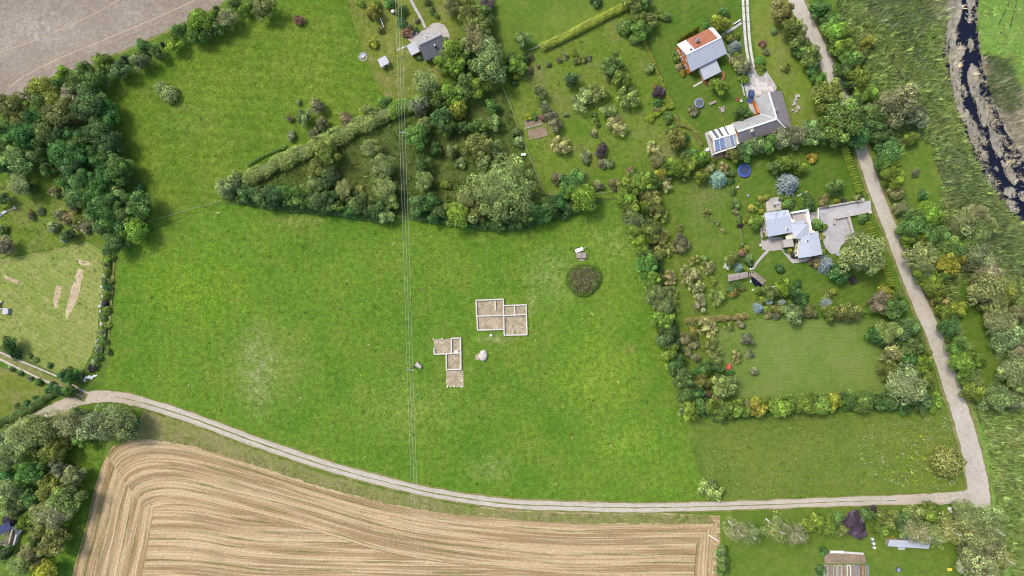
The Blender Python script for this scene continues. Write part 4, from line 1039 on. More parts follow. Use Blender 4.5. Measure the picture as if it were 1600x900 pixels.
for i, (x, y, r) in enumerate(((1246, 150, .9), (1243, 156, .6), (1241, 162, .7), (1247, 168, .8), (1238, 172, .5), (1244, 174, .5))):
    tag(MB().box((*P(x, y).xy, .2), (r * 1.5, r, .3), i * .7).lump(P(x - 2, y + 2, .2), r * .5, i, 1).build('rubble_block', M['brick']), 'pale rubble block in the heap on the grass beside the barn', 'rubble', 'rubble blocks beside the barn')
# flower bed and soil bed in the orchard
sheet('soil_bed', pts('824,203 852,198 857,212 828,220'), M['soil'], .8)
sheet('soil_bed', pts('818,188 845,180 848,194 821,199'), M['soil'], .8)
root = empty('bed_edging', P(833, 197.5), 'pale stone edging strip between the orchard flower bed and soil bed', 'edging')
for i in range(12):
    MB().lump(P(821 + i * 2.35, 200.5 - i * .62, .15), (.25, .22, .2), i, 1).build('stone', M['concrete'], root)
p = P(818, 242); tag(MB().box((p.x, p.y, .35), (1.5, .7, .7), .05).box((p.x, p.y, .72), (1.3, .5, .06), .05).build('white_trough', M['white']), 'white trough on the thicket edge by the big willow', 'trough')
p = P(1337, 570)
p = P(1137, 572); root = empty('red_shed', p, 'tiny red roofed hutch between bushes and the mown lawn', 'hutch')
MB().box((p.x, p.y, .6), (.9, 1.3, 1.2), .35).build('wall', M['brownwood'], root); MB().slab([p + Vector(q) for q in ((-.8, -.7, 1.2), (.5, -1.1, 1.2), (.7, .7, 1.5), (-.4, .9, 1.5))], .1).build('roof', M['red'], root)
p = P(1146, 595); tag(MB().cyl(p, p + Vector((0, 0, .9)), .5, .5, 12).cyl(p + Vector((0, 0, .9)), p + Vector((0, 0, 1.0)), .42, .3, 12).build('barrel', M['roof_zinc']), 'pale barrel at the corner of the mown lawn bushes', 'barrel')
tag(MB().bar(P(1107.5, 836, .3), P(1122, 845, .3), .25, .3).build('fallen_pole', M['white']), 'pale fallen pole at the stubble corner beside the lawn', 'pole')

# ------------------------------------------------------------------ vegetation
def leaves(pos, nor, size, tint, rng, slim=.55):
    """numpy: one four-cornered leaf spray per position"""
    n = len(pos)
    r = rng.normal(size=(n, 3))
    nor = nor / (np.linalg.norm(nor, axis=1)[:, None] + 1e-9)
    t = np.cross(nor, r); t /= np.linalg.norm(t, axis=1)[:, None] + 1e-9
    b = np.cross(nor, t)
    s = (size * rng.uniform(.65, 1.35, n))[:, None]
    v = np.stack([pos - t * s * .5, pos + b * s * slim * .5 + nor * s * .12, pos + t * s * .55, pos - b * s * slim * .5 + nor * s * .12], 1)
    return v.reshape(-1, 3), np.repeat(tint, 4, 0)

def np_mesh(name, v, tint, mat, core=None, quad=4):
    n = len(v) // quad
    fv = np.arange(n * quad).reshape(n, quad)
    nv = len(v); loops = fv.ravel(); starts = np.arange(n) * quad
    if core is not None:
        cv, cf, ct = core
        cf = np.array(cf) + nv
        loops = np.concatenate([loops, cf.ravel()]); starts = np.concatenate([starts, n * quad + np.arange(len(cf)) * 3])
        v = np.concatenate([v, cv]); tint = np.concatenate([tint, ct])
    me = bpy.data.meshes.new(name)
    me.vertices.add(len(v)); me.vertices.foreach_set('co', v.astype(np.float32).ravel())
    me.loops.add(len(loops)); me.loops.foreach_set('vertex_index', loops.astype(np.int32))
    me.polygons.add(len(starts)); me.polygons.foreach_set('loop_start', starts.astype(np.int32))
    me.update(calc_edges=True)
    a = me.color_attributes.new('tint', 'FLOAT_COLOR', 'POINT')
    a.data.foreach_set('color', np.concatenate([np.clip(tint, 0, 4), np.ones((len(tint), 1))], 1).astype(np.float32).ravel())
    me.materials.append(mat)
    return me

def unit(n, rng, zmin=-1.0):
    d = rng.normal(size=(int(n * 2.6) + 20, 3)); d /= np.linalg.norm(d, axis=1)[:, None]
    d = d[d[:, 2] > zmin]
    return d[:n]

def leaf_tint(n, rng, base=1.0, var=.3):
    k = base * np.exp(rng.normal(0, var, n))
    hue = rng.normal(0, .10, n)
    return np.stack([k * (1 + hue), k * (1 + hue * .3), k * (1 - hue * .6)], 1)

CROWN = dict(   # clumps, clump radius, horizontal spread, leaves, size, slimness, tint spread
    round=(22, (.17, .42), .72, 2300, .15, .55, .34), big=(46, (.11, .31), .82, 4600, .095, .55, .34), feath=(42, (.15, .28), .78, 4200, .10, .34, .28),
    willow=(120, (.09, .18), .88, 11000, .050, .38, .28), fruit=(26, (.14, .24), .80, 1400, .13, .42, .36), shrub=(10, (.32, .5), .55, 900, .22, .55, .34), birch=(46, (.18, .30), .72, 2600, .10, .28, .22))

def crown_mesh(kind, seed):
    rng = np.random.default_rng(seed * 101 + len(kind))
    V, T = [], []; core = None
    if kind in CROWN:
        nc, (ra, rb), sp, nl, sz, slim, tv = CROWN[kind]
        d = unit(nc, rng, -.35)
        rad = rng.uniform(.35, 1, len(d)) ** .45
        ell = np.array([rng.uniform(.78, 1.15), rng.uniform(.78, 1.15), 1])
        cen = d * rad[:, None] * sp * ell * np.array([1, 1, .62])
        cen[:, :2] += rng.normal(0, .14, (len(d), 2)); cen[:, 2] += rng.normal(0, .08, len(d))
        rs = rng.uniform(ra, rb, len(d))
        cen = np.concatenate([cen, [[0, 0, .1]]]); rs = np.append(rs, .34 if kind in ('fruit', 'birch') else .55)
        ct = np.exp(rng.normal(0, tv, len(rs)))
        wgt = rs ** 2 / (rs ** 2).sum()
        for c, r, w_, k in zip(cen, rs, wgt, ct):
            n = int(nl * w_) + 4
            dd = unit(n, rng, -.6); n = len(dd)
            shell = rng.uniform(.72, 1.1, n)[:, None]
            pp = c + dd * r * shell * np.array([1, 1, .85])
            nn = dd + rng.normal(0, .55, (n, 3)) + np.array([0, 0, .9])
            tt = leaf_tint(n, rng, k, .34)
            v, t = leaves(pp, nn, sz, tt, rng, slim); V.append(v); T.append(t)
        g, cf = ico(2)
        kk = .48 if kind in ('fruit', 'birch') else .6
        hh = np.ones(len(g))
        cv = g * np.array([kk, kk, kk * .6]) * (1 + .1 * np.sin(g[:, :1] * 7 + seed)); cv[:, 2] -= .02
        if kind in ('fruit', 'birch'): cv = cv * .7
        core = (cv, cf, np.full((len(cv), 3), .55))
    elif kind in ('spruce', 'bluespruce'):
        nt_ = 15
        for k in range(nt_):
            z = k / nt_; R = (1 - z) ** .85 * (1 + .08 * math.sin(k * 2.1)); nb = int(9 + 13 * (1 - z))
            for j in range(nb):
                a = 6.2832 * (j + .5 * (k % 2)) / nb + rng.normal(0, .12); L = R * rng.uniform(.8, 1.08); m = max(4, int(20 * L))
                s = rng.uniform(.12, 1, m); side = rng.normal(0, .09, m) * (1.15 - s)
                pp = np.stack([np.cos(a) * s * L - np.sin(a) * side, np.sin(a) * s * L + np.cos(a) * side, z * 1.9 - .9 - .22 * s * L + .06 * s ** 3 + rng.normal(0, .015, m)], 1)
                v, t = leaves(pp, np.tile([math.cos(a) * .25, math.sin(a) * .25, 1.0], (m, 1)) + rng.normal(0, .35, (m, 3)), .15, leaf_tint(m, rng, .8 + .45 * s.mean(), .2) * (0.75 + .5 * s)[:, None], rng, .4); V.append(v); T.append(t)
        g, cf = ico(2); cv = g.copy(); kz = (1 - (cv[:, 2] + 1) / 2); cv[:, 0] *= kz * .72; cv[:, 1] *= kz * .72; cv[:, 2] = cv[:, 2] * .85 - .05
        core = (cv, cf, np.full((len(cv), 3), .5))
    elif kind == 'ball':
        d = unit(1500, rng, -.5); n = len(d)
        lump = 1 + .13 * np.sin(d[:, 0] * 6 + seed) * np.sin(d[:, 1] * 6 + seed) + .05 * np.sin(d[:, 0] * 13) * np.sin(d[:, 2] * 11)
        v, t = leaves(d * (lump * rng.uniform(.86, 1.04, n))[:, None], d + rng.normal(0, .5, (n, 3)) + np.array([0, 0, .5]), .17, leaf_tint(n, rng, 1.25, .36), rng, .5); V, T = [v], [t]
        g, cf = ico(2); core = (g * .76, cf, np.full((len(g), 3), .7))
    elif kind == 'column':
        n = 1300; z = rng.uniform(0, 1, n); R = np.minimum(1, .55 + z * 1.6) * np.minimum(1, (1 - z) * 2.2) ** .7; a = rng.uniform(0, 6.2832, n)
        d = np.stack([np.cos(a), np.sin(a), np.full(n, .8)], 1)
        pp = np.stack([np.cos(a) * R, np.sin(a) * R, z * 2 - 1], 1) * np.array([1, 1, 1])
        v, t = leaves(pp, d + rng.normal(0, .4, (n, 3)), .22, leaf_tint(n, rng, 1, .2), rng, .5); v[:, 2] = np.clip(v[:, 2], -1, 1.02); V, T = [v], [t]
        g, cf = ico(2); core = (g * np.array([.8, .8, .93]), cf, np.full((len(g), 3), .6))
    V = np.concatenate(V); T = np.concatenate(T)
    z0, z1 = V[:, 2].min(), np.percentile(V[:, 2], 99.5)
    rr = np.percentile(np.hypot(V[:, 0], V[:, 1]), 93)
    def nz(a): a = a.copy(); a[:, :2] /= rr; a[:, 2] = (a[:, 2] - z0) / (z1 - z0); return a
    if core: core = (nz(core[0]), core[1], core[2])
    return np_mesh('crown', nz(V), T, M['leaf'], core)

_cm = {}
def crown(kind, seed):
    nv = dict(willow=2, column=2, ball=2, spruce=2, bluespruce=2).get(kind, 4)
    k = (kind, seed % nv)
    if k not in _cm: _cm[k] = crown_mesh(kind, k[1] + 1)
    return _cm[k]

_tm = {}
def trunk_mesh(kind):                    # unit: height 1, radius 1 at the foot, with limbs reaching into the crown
    if kind in _tm: return _tm[kind]
    r = random.Random(len(kind)); mb = MB()
    p = Vector((0, 0, -.02)); n = 5
    for i in range(n):
        q = Vector((r.uniform(-.6, .6) * i / n, r.uniform(-.6, .6) * i / n, (i + 1) / n * .92))
        mb.cyl(p, q, 1 - .16 * i, 1 - .16 * (i + 1), 8); p = q
    me = bpy.data.meshes.new('trunk'); me.from_pydata([tuple(v) for v in mb.v], [], mb.f)
    me.materials.append(M['birchbark' if kind == 'birch' else 'bark']); _tm[kind] = me
    return me
def limb_mesh(kind):
    if ('l', kind) in _tm: return _tm[('l', kind)]
    r = random.Random(3); mb = MB()
    for i in range(7):
        a = i * 2.4; L = r.uniform(.45, .8); z = .32 + .06 * i
        mid = Vector((math.cos(a) * L * .5, math.sin(a) * L * .5, z + .12)); end = Vector((math.cos(a + .2) * L, math.sin(a + .2) * L, z + .3))
        mb.cyl((0, 0, z), mid, .05, .035, 5); mb.cyl(mid, end, .035, .012, 5)
    me = bpy.data.meshes.new('limbs'); me.from_pydata([tuple(v) for v in mb.v], [], mb.f)
    me.materials.append(M['birchbark' if kind == 'birch' else 'bark']); _tm[('l', kind)] = me
    return me

PAL = dict(   # colour word, noun, linear leaf colour
    B=('dark green', 'broadleaf', (.044, .094, .026)), N=('cool green', 'broadleaf', (.066, .110, .031)), G=('mid green', 'broadleaf', (.080, .130, .032)),
    Y=('yellow-green', 'broadleaf', (.112, .155, .024)), L=('bright yellow', 'broadleaf', (.185, .19, .028)), O=('olive', 'broadleaf', (.115, .125, .032)),
    W=('grey-green', 'feathery', (.160, .180, .075)), D=('pale green', 'broadleaf', (.125, .165, .055)), A=('olive', 'fruit', (.150, .165, .050)), T=('pale tan', 'fruit', (.205, .19, .085)),
    C=('brownish', 'broadleaf', (.132, .124, .056)), R=('reddish', 'broadleaf', (.145, .090, .052)), P=('purple-leaved', 'broadleaf', (.052, .036, .045)),
    U=('silvery blue', 'spruce', (.135, .175, .158)), S=('dark green', 'spruce', (.025, .055, .020)), F=('pale', 'birch', (.21, .215, .10)), V=('pale green', 'broadleaf', (.120, .150, .050)), Q=('rounded olive', 'broadleaf', (.118, .112, .036)), K=('clipped green', 'ball', (.085, .135, .035)), E=('dull grey-brown', 'broadleaf', (.145, .14, .075)), X=('orange-yellow', 'broadleaf', (.19, .155, .035)))
TREES = []
def plant(px, py, r, code, place):
    word, noun, colr = PAL[code]
    rm = r * S; small = r < 9
    big = r >= 15
    if code in 'QV': kind = 'ball'
    elif noun == 'broadleaf': kind = 'shrub' if small else ('big' if big else 'round')
    elif noun == 'feathery': kind = 'shrub' if small else ('willow' if r >= 32 else 'feath')
    elif noun == 'fruit': kind = 'fruit'
    elif noun == 'spruce': kind = 'bluespruce' if code == 'U' else 'spruce'
    else: kind = noun
    if small and kind == 'shrub': h = rm * 1.5 + .2
    elif kind == 'fruit': h = rm * 1.35 + .6
    elif kind == 'birch': h = 13.0
    elif kind in ('spruce', 'bluespruce'): h = rm * 1.9 + .6
    elif kind == 'ball': h = rm * 1.7
    elif code == 'C' or code == 'P' or code == 'R': h = rm * 1.6
    else: h = min(15, 2.3 * rm + 1.0)
    z0 = .04 * h if (small or kind in ('spruce', 'bluespruce', 'ball')) else (.28 * h if kind != 'birch' else .32 * h)
    zc = z0 + (h - z0) * (.55 if kind not in ('spruce', 'bluespruce') else .4)
    base = flat(P(px, py, zc), 0)
    rm = rm * (H - zc) / H * (.96 if noun == 'spruce' else 1.04 if kind == 'ball' else 1.12)
    r_ = random.Random(int(px * 131 + py * 17))
    jr = r_.uniform(.88, 1.13)
    c = [max(0, 1.78 * x * jr * (1 + r_.uniform(-.10, .10))) for x in colr]
    c[2] *= r_.uniform(.85, 1.15)
    g_ = 1.2 if kind == 'willow' else 1.1
    c = [c[0] * g_ * .98, c[1] * g_ * 1.0, c[2] * g_ * .98]
    tname = 'shrub' if (small or (kind == 'ball' and code not in 'QV')) else dict(fruit='fruit_tree', spruce='spruce_tree', bluespruce='spruce_tree', birch='birch_tree', feath='willow_tree', willow='willow_tree').get(kind, 'hedgerow_tree' if ('row' in place[0] or 'belt' in place[0]) else 'broadleaf_tree')
    me = crown(kind, r_.randrange(100))
    if tname == 'shrub':
        o = bpy.data.objects.new('shrub', me); o.location = base + Vector((0, 0, z0)); o.scale = (rm, rm, h - z0); o.rotation_euler.z = r_.uniform(0, 6.28); o.color = (*c, 1); COL.objects.link(o); root = o
    else:
        root = empty(tname, base)
        t = bpy.data.objects.new('trunk', trunk_mesh(kind)); t.parent = root; tr = max(.1, h * .018) * (1.3 if kind == 'birch' else 1); t.scale = (tr, tr, h * (.98 if kind == 'birch' else .8)); COL.objects.link(t)
        if kind in ('fruit', 'birch', 'round', 'feath'):
            l = bpy.data.objects.new('branches', limb_mesh(kind)); l.parent = root; l.scale = (rm, rm, h); COL.objects.link(l)
        k = bpy.data.objects.new('crown', me); k.parent = root; k.location = (0, 0, z0); k.scale = (rm, rm, h - z0); k.rotation_euler.z = r_.uniform(0, 6.28); k.color = (*c, 1); COL.objects.link(k)
    TREES.append((root, word, {'fruit_tree': 'fruit tree', 'spruce_tree': 'spruce tree', 'birch_tree': 'birch tree', 'willow_tree': 'willow-like tree', 'broadleaf_tree': 'broadleaf tree', 'hedgerow_tree': 'broadleaf tree', 'shrub': 'shrub'}[tname], place, px, py))
    return root

def belt(place, spec):
    for q in spec.split():
        a = q.split(','); plant(float(a[0]), float(a[1]), float(a[2]), a[3], place)

# place = (phrase, sort axis, end phrase)
belt(('in the row along the ploughed field', 'x', 'the big wood'),
 '365,4,10,G 383,13,9,Y 355,28,13,W 338,20,9,G 333,42,11,G 310,33,17,Y 306,56,13,G 280,46,12,G 270,67,11,Y 220,70,8,G 243,80,11,G 254,69,5,S 228,84,5,S 218,95,13,D 195,92,8,S 160,94,12,Y 184,106,14,N 157,120,13,N 130,107,10,G 143,128,17,N 118,124,15,G 97,114,10,Y 90,133,13,B 396,4,8,S 410,10,16,D 345,42,9,G 172,100,8,Y 320,48,10,G')
belt(('in the big wood by the upper field', 'y', 'the ploughed field'),
 '62,138,17,O 46,147,9,C 16,167,21,O 33,185,16,O 66,157,15,N 85,155,15,O 105,150,14,E 93,180,21,O 118,186,12,O 140,163,24,N 165,178,17,B 155,203,20,N 50,190,16,B 72,205,17,N 35,212,18,B 10,206,18,N 100,207,15,B 118,224,14,G 168,224,18,B 60,226,14,N 150,243,15,B 128,207,12,B 82,187,12,N '
 '27,247,20,D 7,258,14,B 8,232,14,N 72,261,12,N 30,288,15,W 45,294,8,G 3,310,9,N 95,238,18,B 118,244,18,B 168,240,15,N 110,258,17,N 150,252,12,D 187,262,19,G 165,277,16,B 126,282,17,N 140,277,9,D 178,280,13,B 118,308,15,N 133,300,13,G 152,302,16,B 165,318,18,N 182,306,13,D 216,322,19,G 200,313,10,B 150,330,17,B 140,338,13,D 172,341,17,N 187,350,14,B 160,356,13,N 210,357,16,Y 180,380,15,G 218,295,8,B 197,335,15,N 104,283,12,B 88,222,12,N')
belt(('along the ragged west side of the big wood', 'y', 'the ploughed field'), '95,265,7,E 104,298,8,O 113,322,8,C 122,345,8,O 131,356,8,E 84,300,8,C')
belt(('on the west glade', 'y', 'the big wood'), '90,335,8,W 105,340,8,C 82,355,8,W 106,368,9,N 99,373,6,U 2,360,8,G 5,386,12,E 62,330,6,E 48,336,6,C 118,352,6,E')
belt(('in the overgrown wall between paddock and meadow', 'y', 'the big wood'), '166,392,7,B 171,402,6,Y 165,412,6,G 168,425,5,Y 163,436,6,D 166,448,6,B 167,462,6,Y 163,474,5,P 165,486,6,Y 160,498,5,D 164,508,6,Y 158,520,6,W 160,532,6,G 154,546,6,W 151,560,6,G 143,575,6,P 147,570,5,D 172,440,4,O 168,550,5,G')
belt(('on the upper field', 'x', 'the big wood'), '251,138,11,V 262,146,13,V 466,30,8,R 453,185,5,C 473,181,11,D 496,166,10,E 501,193,9,E 488,208,9,C 456,212,7,W 542,186,10,C 575,173,9,D 602,158,9,G 466,160,4,D')
belt(('in the cottage yard', 'y', 'the top of the photo'), '563,3,6,Y 583,18,10,X 588,8,7,Y 578,24,6,O 608,3,8,G 627,17,8,N 628,33,8,N 636,50,7,R 675,15,5,G 682,24,4,G 652,32,4,C 583,67,7,L 650,47,4,B 640,42,4,E 655,90,4,G 668,3,6,O 594,46,5,O')
belt(('in the tall group east of the cottage', 'y', 'the top of the photo'), '705,8,12,W 722,3,10,O 732,22,17,O 755,22,13,N 762,8,10,P 750,40,18,O 742,60,20,W 757,72,17,D 765,100,24,D 710,77,19,Y 724,90,12,B 692,98,12,Y 712,106,15,Y 728,75,10,G 808,101,13,Y 800,92,9,B 793,105,8,B 818,92,8,B 808,116,7,L 803,130,5,B 742,100,12,N')
belt(('between the cottage and the thicket', 'x', 'the power line'), '665,128,17,W 684,151,13,Y 703,144,15,Y 726,135,17,G 746,137,13,Y 716,172,12,L 687,183,16,N 655,166,13,E 720,197,9,N 705,152,9,B 672,152,9,G')
belt(('at the west end of the long hedge', 'x', 'the meadow corner'), '352,293,13,W 368,284,12,D 372,309,5,L 385,301,12,N 360,300,8,G')
belt(('in the thicket above the meadow', 'x', 'the long hedge'),
 '510,235,17,O 495,265,15,O 493,285,12,W 515,276,14,N 537,295,12,W 580,231,13,W 597,260,16,W 592,281,11,N 601,294,16,W 607,311,12,D 526,320,9,Y 410,306,14,N 430,305,15,B 447,302,15,N 468,307,15,G 500,314,16,N 485,312,12,G 515,308,11,B 422,314,10,G 562,317,17,N 548,324,10,B 590,326,13,G 603,337,11,D 578,330,10,N 650,211,17,G 662,197,11,W 660,258,13,N 662,282,13,W 696,288,7,Y 653,320,14,N 672,318,14,B 690,330,14,N 712,334,17,Y 728,310,13,W 744,332,14,O 680,338,10,B 750,231,20,O 771,236,13,D 680,232,9,B 783,292,47,W 800,341,13,B 822,338,15,N 842,331,15,B 860,327,14,N 876,313,13,B 899,284,18,N 908,306,20,Y 890,324,10,N 935,290,7,C 758,349,8,G 776,352,9,G 720,255,8,D 628,300,6,O 705,235,9,D 560,300,8,O 880,335,8,B 700,200,12,G 745,195,12,G 770,190,10,D 770,165,9,G')
belt(('in the orchard by the vegetable bed', 'x', 'the old rail fence'), '829,89,5,C 828,109,5,C 817,60,11,D 841,103,3,C 858,101,4,C 873,93,4,E 884,88,4,C 898,82,5,Y 902,95,5,O 912,92,5,O 920,90,4,E 956,101,15,G 971,119,13,Y 950,115,10,A 893,124,10,N 843,142,10,W 911,156,16,A 935,144,15,A 984,153,17,A 951,172,11,A 963,197,14,T 928,178,4,G 931,187,4,G 934,195,4,G 928,208,5,E 853,168,9,E 860,181,9,E 867,195,9,E 878,228,14,T 950,104,9,D 806,205,7,G 810,222,7,D 826,183,5,L 836,182,5,G 848,183,5,R 884,178,4,E 877,276,5,C')
belt(('on the lower orchard grass', 'x', 'the thicket'), '915,245,9,C 940,234,10,P 942,254,7,E 953,256,6,D 870,278,8,C 960,286,8,C 1028,250,10,W 1021,234,9,T 1018,226,6,W')
belt(('by the low hedge west of the orange house', 'y', 'the top of the photo'), '1017,107,7,D 1028,143,9,P 1024,134,4,X 1028,162,7,B 1035,162,4,Y 1027,170,6,C 1045,183,8,G 1051,206,8,O 1058,216,13,O 1068,213,8,B 1053,198,5,Y 1085,238,5,G')
belt(('north west of the orange house', 'x', 'the clipped yellow hedge'), '990,3,13,O 1010,2,9,G 976,41,12,K 996,25,11,K 1001,47,13,G 1015,28,12,O 1031,22,7,Y 1042,27,7,D 992,60,8,K 1008,36,8,B 932,2,8,B')
belt(('in the flower borders round the orange house', 'x', 'the orange gable'), '1127,35,13,L 1132,17,7,N 1149,72,10,U 1140,60,8,O 1151,57,5,Y 1158,100,12,C 1166,105,9,E 1151,93,8,C 1163,121,8,Y 1149,60,5,D 1188,95,8,K 1189,108,7,Y 1123,133,12,Y 1107,40,7,B 1080,170,5,C 1089,172,5,C 1085,178,5,E 1159,174,11,G 1170,180,7,Y 1057,92,5,Y 1063,104,5,E 1068,113,5,X 1054,84,4,G 1197,80,5,C 1228,105,6,O 1210,48,5,K 1150,85,5,Y 1192,68,5,R 1111,126,4,X')
belt(('in the row west of the lane', 'y', 'the top of the photo'), '1215,10,9,C 1228,20,14,O 1240,43,14,O 1251,62,13,O 1247,75,9,G 1267,86,14,O 1262,70,9,G 1271,106,9,N 1281,122,10,G 1274,116,7,B 1265,97,8,B')
belt(('in the big green clump by the barn', 'x', 'the barn'), '1297,147,21,O 1320,183,30,G 1288,198,16,G 1270,205,17,D 1246,212,15,E 1222,217,14,W 1200,224,13,G 1182,229,12,D 1163,235,12,G 1147,242,10,O 1306,212,16,G 1340,212,16,B 1300,172,14,B 1262,196,8,B 1235,220,9,D 1350,195,13,N 1137,243,6,R')
belt(('in the green belt east of the lane', 'y', 'the top of the photo'), '1283,14,13,G 1297,28,13,G 1307,47,15,Y 1321,52,12,Y 1300,30,8,B 1316,73,15,Y 1304,72,9,N 1330,95,14,G 1321,108,13,N 1344,121,16,Y 1331,126,11,B 1355,145,15,Y 1340,152,12,N 1361,172,14,D 1376,190,15,N 1380,214,14,N 1389,234,17,N 1383,252,15,N 1396,272,18,Y 1357,63,9,L 1352,75,8,O 1370,205,9,G 1412,160,28,W 1437,183,14,E 1427,215,10,Y 1400,180,12,D 1377,172,10,G 1400,300,10,W 1407,324,9,W 1443,304,7,G 1431,270,6,E 1345,85,9,O')
belt(('in the woodland strip between road and marsh', 'y', 'the marsh clearing'),
 '1428,351,17,N 1455,335,16,Y 1505,350,20,W 1527,334,14,W 1465,366,17,N 1482,385,19,G 1424,375,12,Y 1443,402,22,D 1446,426,17,Y 1480,411,18,L 1526,366,17,D 1515,378,14,Y 1530,400,20,W 1546,425,18,E 1542,452,25,W 1456,442,15,Y 1437,422,10,G 1465,457,13,Y 1469,470,12,T 1478,488,13,Y 1501,482,10,L 1484,512,15,N 1496,541,15,G 1501,567,16,Y 1531,560,10,Y 1512,590,12,G 1520,613,14,Y 1560,622,20,D 1585,628,14,W 1556,476,18,W 1580,462,14,O 1563,500,19,W 1577,527,20,W 1595,545,13,E 1585,577,20,W 1598,598,16,W 1498,362,13,B 1500,395,12,N 1470,425,12,G 1595,490,12,W 1536,625,9,N 1440,372,12,Y 1546,352,12,W 1470,345,10,Y 1410,358,9,G')
belt(('in the villa garden', 'y', 'the barn'), '1348,397,31,W 1233,286,16,U 1232,256,12,Y 1210,260,9,G 1251,263,9,Y 1270,247,7,X 1306,292,11,G 1300,288,4,L 1265,318,9,N 1290,313,9,C 1307,315,4,L 1318,314,4,P 1340,309,7,T 1235,318,7,N 1225,322,4,Y 1255,330,8,B 1262,307,7,G 1175,326,5,X 1179,327,4,Y 1184,347,10,Y 1176,345,6,O 1278,352,8,G 1285,354,6,Y 1291,413,13,U 1311,428,13,B 1275,410,8,C 1334,438,5,P 1287,394,5,Y 1285,370,4,X 1218,420,7,B 1350,341,7,N 1195,371,4,Y 1229,391,4,G 1233,392,4,L 1190,330,4,L 1187,320,4,Y 1188,311,4,X 1196,308,5,L 1191,325,4,Y 1221,310,4,G 1197,367,4,G 1322,430,8,G 1240,399,4,P')
belt(('in the border between east orchard and villa lawn', 'y', 'the barn'), '1124,279,13,U 1110,263,8,W 1131,262,9,T 1098,276,10,Y 1112,252,6,Y 1142,270,6,N 1146,300,5,G 1150,318,7,G 1149,330,5,T 1156,352,4,P 1157,343,5,G 1145,403,10,O 1165,389,5,L 1159,382,5,G 1170,406,7,G 1155,418,7,U 1168,421,4,Y 1172,414,4,B 1160,397,5,R 1163,345,4,L 1143,283,5,B')
belt(('in the planted island by the pond', 'x', 'the pergola'), '1186,481,8,U 1203,472,6,U 1223,472,6,U 1186,455,7,Y 1206,457,10,O 1225,450,12,Y 1190,471,6,Y 1231,464,5,Y 1235,474,6,Y 1241,458,10,B 1250,470,9,B 1256,465,7,B 1200,482,6,Y 1211,482,6,O 1222,484,8,O 1243,490,14,D 1265,488,11,C 1216,463,6,Y 1230,442,5,Y 1195,452,5,G 1245,445,7,B 1150,443,8,G 1158,448,6,O 1148,458,7,X 1142,452,6,N 1200,492,6,C 1212,494,6,E')
belt(('between villa garden and mown lawn', 'x', 'the pond'), '1293,474,9,U 1301,455,6,L 1295,461,6,O 1296,490,11,Y 1312,490,11,O 1330,488,14,O 1376,472,15,E 1395,480,17,G 1385,456,11,L 1405,478,10,B')
belt(('in the hedgerow between meadow and east orchard', 'y', 'the barn'),
 '985,266,7,R 1005,286,16,Y 981,291,14,Y 1020,281,13,G 1036,270,10,L 1040,287,10,T 1012,300,12,O 1056,262,14,Y 1075,256,12,Y 1095,249,11,Y 1070,241,8,G 996,274,10,G 1045,262,10,G 1070,279,6,A 979,306,13,Y 985,324,13,Y 992,343,14,D 996,362,13,Y 1003,380,13,Y 1006,394,10,N 1018,313,14,O 1028,334,13,A 1021,358,14,O 1031,375,16,A 1042,391,10,A 1012,414,16,G 1022,402,11,O 1018,436,15,Y 1024,456,15,D 1045,457,12,A 1050,480,11,A 1035,478,15,D 1038,500,15,Y 1044,528,14,N 1050,552,13,Y 1060,568,13,N 1065,592,15,G 1074,616,14,N 1078,640,14,Y 1097,637,13,G 1092,610,10,B 1040,515,10,N 1012,322,10,Y 1055,540,9,B 1050,575,8,Y 1067,640,9,D')
belt(('in the east orchard', 'y', 'the barn'), '1066,378,13,C 1057,388,7,A 1062,356,6,A 1047,432,11,T 1078,428,14,T 1085,406,8,A 1108,417,10,T 1090,447,12,T 1095,474,13,T 1122,464,12,A 1104,331,6,A 1115,438,6,Y 1140,509,7,A 1158,508,6,E 1168,531,9,E 1105,510,14,T 1085,505,8,O 1150,557,9,T 1172,553,6,E 1178,580,6,E 1101,404,5,D 1121,348,4,D 1130,360,4,T')
belt(('in the shrubbery at the south west corner of the mown lawn', 'y', 'the low brown hedge'), '1110,540,12,A 1120,557,12,A 1070,530,8,C 1085,540,7,E 1105,573,10,G 1120,574,9,N 1100,596,10,O 1130,602,17,D 1123,619,8,W 1095,620,9,P 1104,616,6,R 1088,560,7,E 1093,580,8,B 1083,525,8,O 1112,600,8,N 1138,586,8,B 1082,516,6,X 1075,552,7,C 1128,630,8,N 1088,600,7,C')
belt(('in the tree row below the mown lawn', 'x', 'the meadow'), '1106,637,13,Y 1130,643,14,Y 1118,650,8,N 1158,640,13,Y 1184,637,13,L 1170,634,9,E 1205,631,12,Y 1222,636,15,Y 1240,629,12,G 1256,630,15,Y 1284,631,15,Y 1301,628,13,L 1271,628,9,G 1330,626,14,N 1351,627,15,G 1371,626,13,N 1391,628,13,G 1411,635,11,B 1438,626,14,N 1458,626,12,Y 1425,622,10,G 1340,634,9,Y')
belt(('in the copse between mown lawn and road', 'y', 'the villa'), '1370,527,13,B 1392,519,17,D 1417,514,18,N 1428,511,10,G 1423,540,16,G 1436,548,10,B 1395,551,18,T 1388,577,14,O 1440,566,15,Y 1420,568,14,B 1416,601,24,W 1450,591,13,Y 1437,606,11,N 1408,535,11,B 1436,583,10,G')
belt(('alone beside the road or track', 'x', 'the meadow'), '1485,723,23,Q 1110,767,17,A')
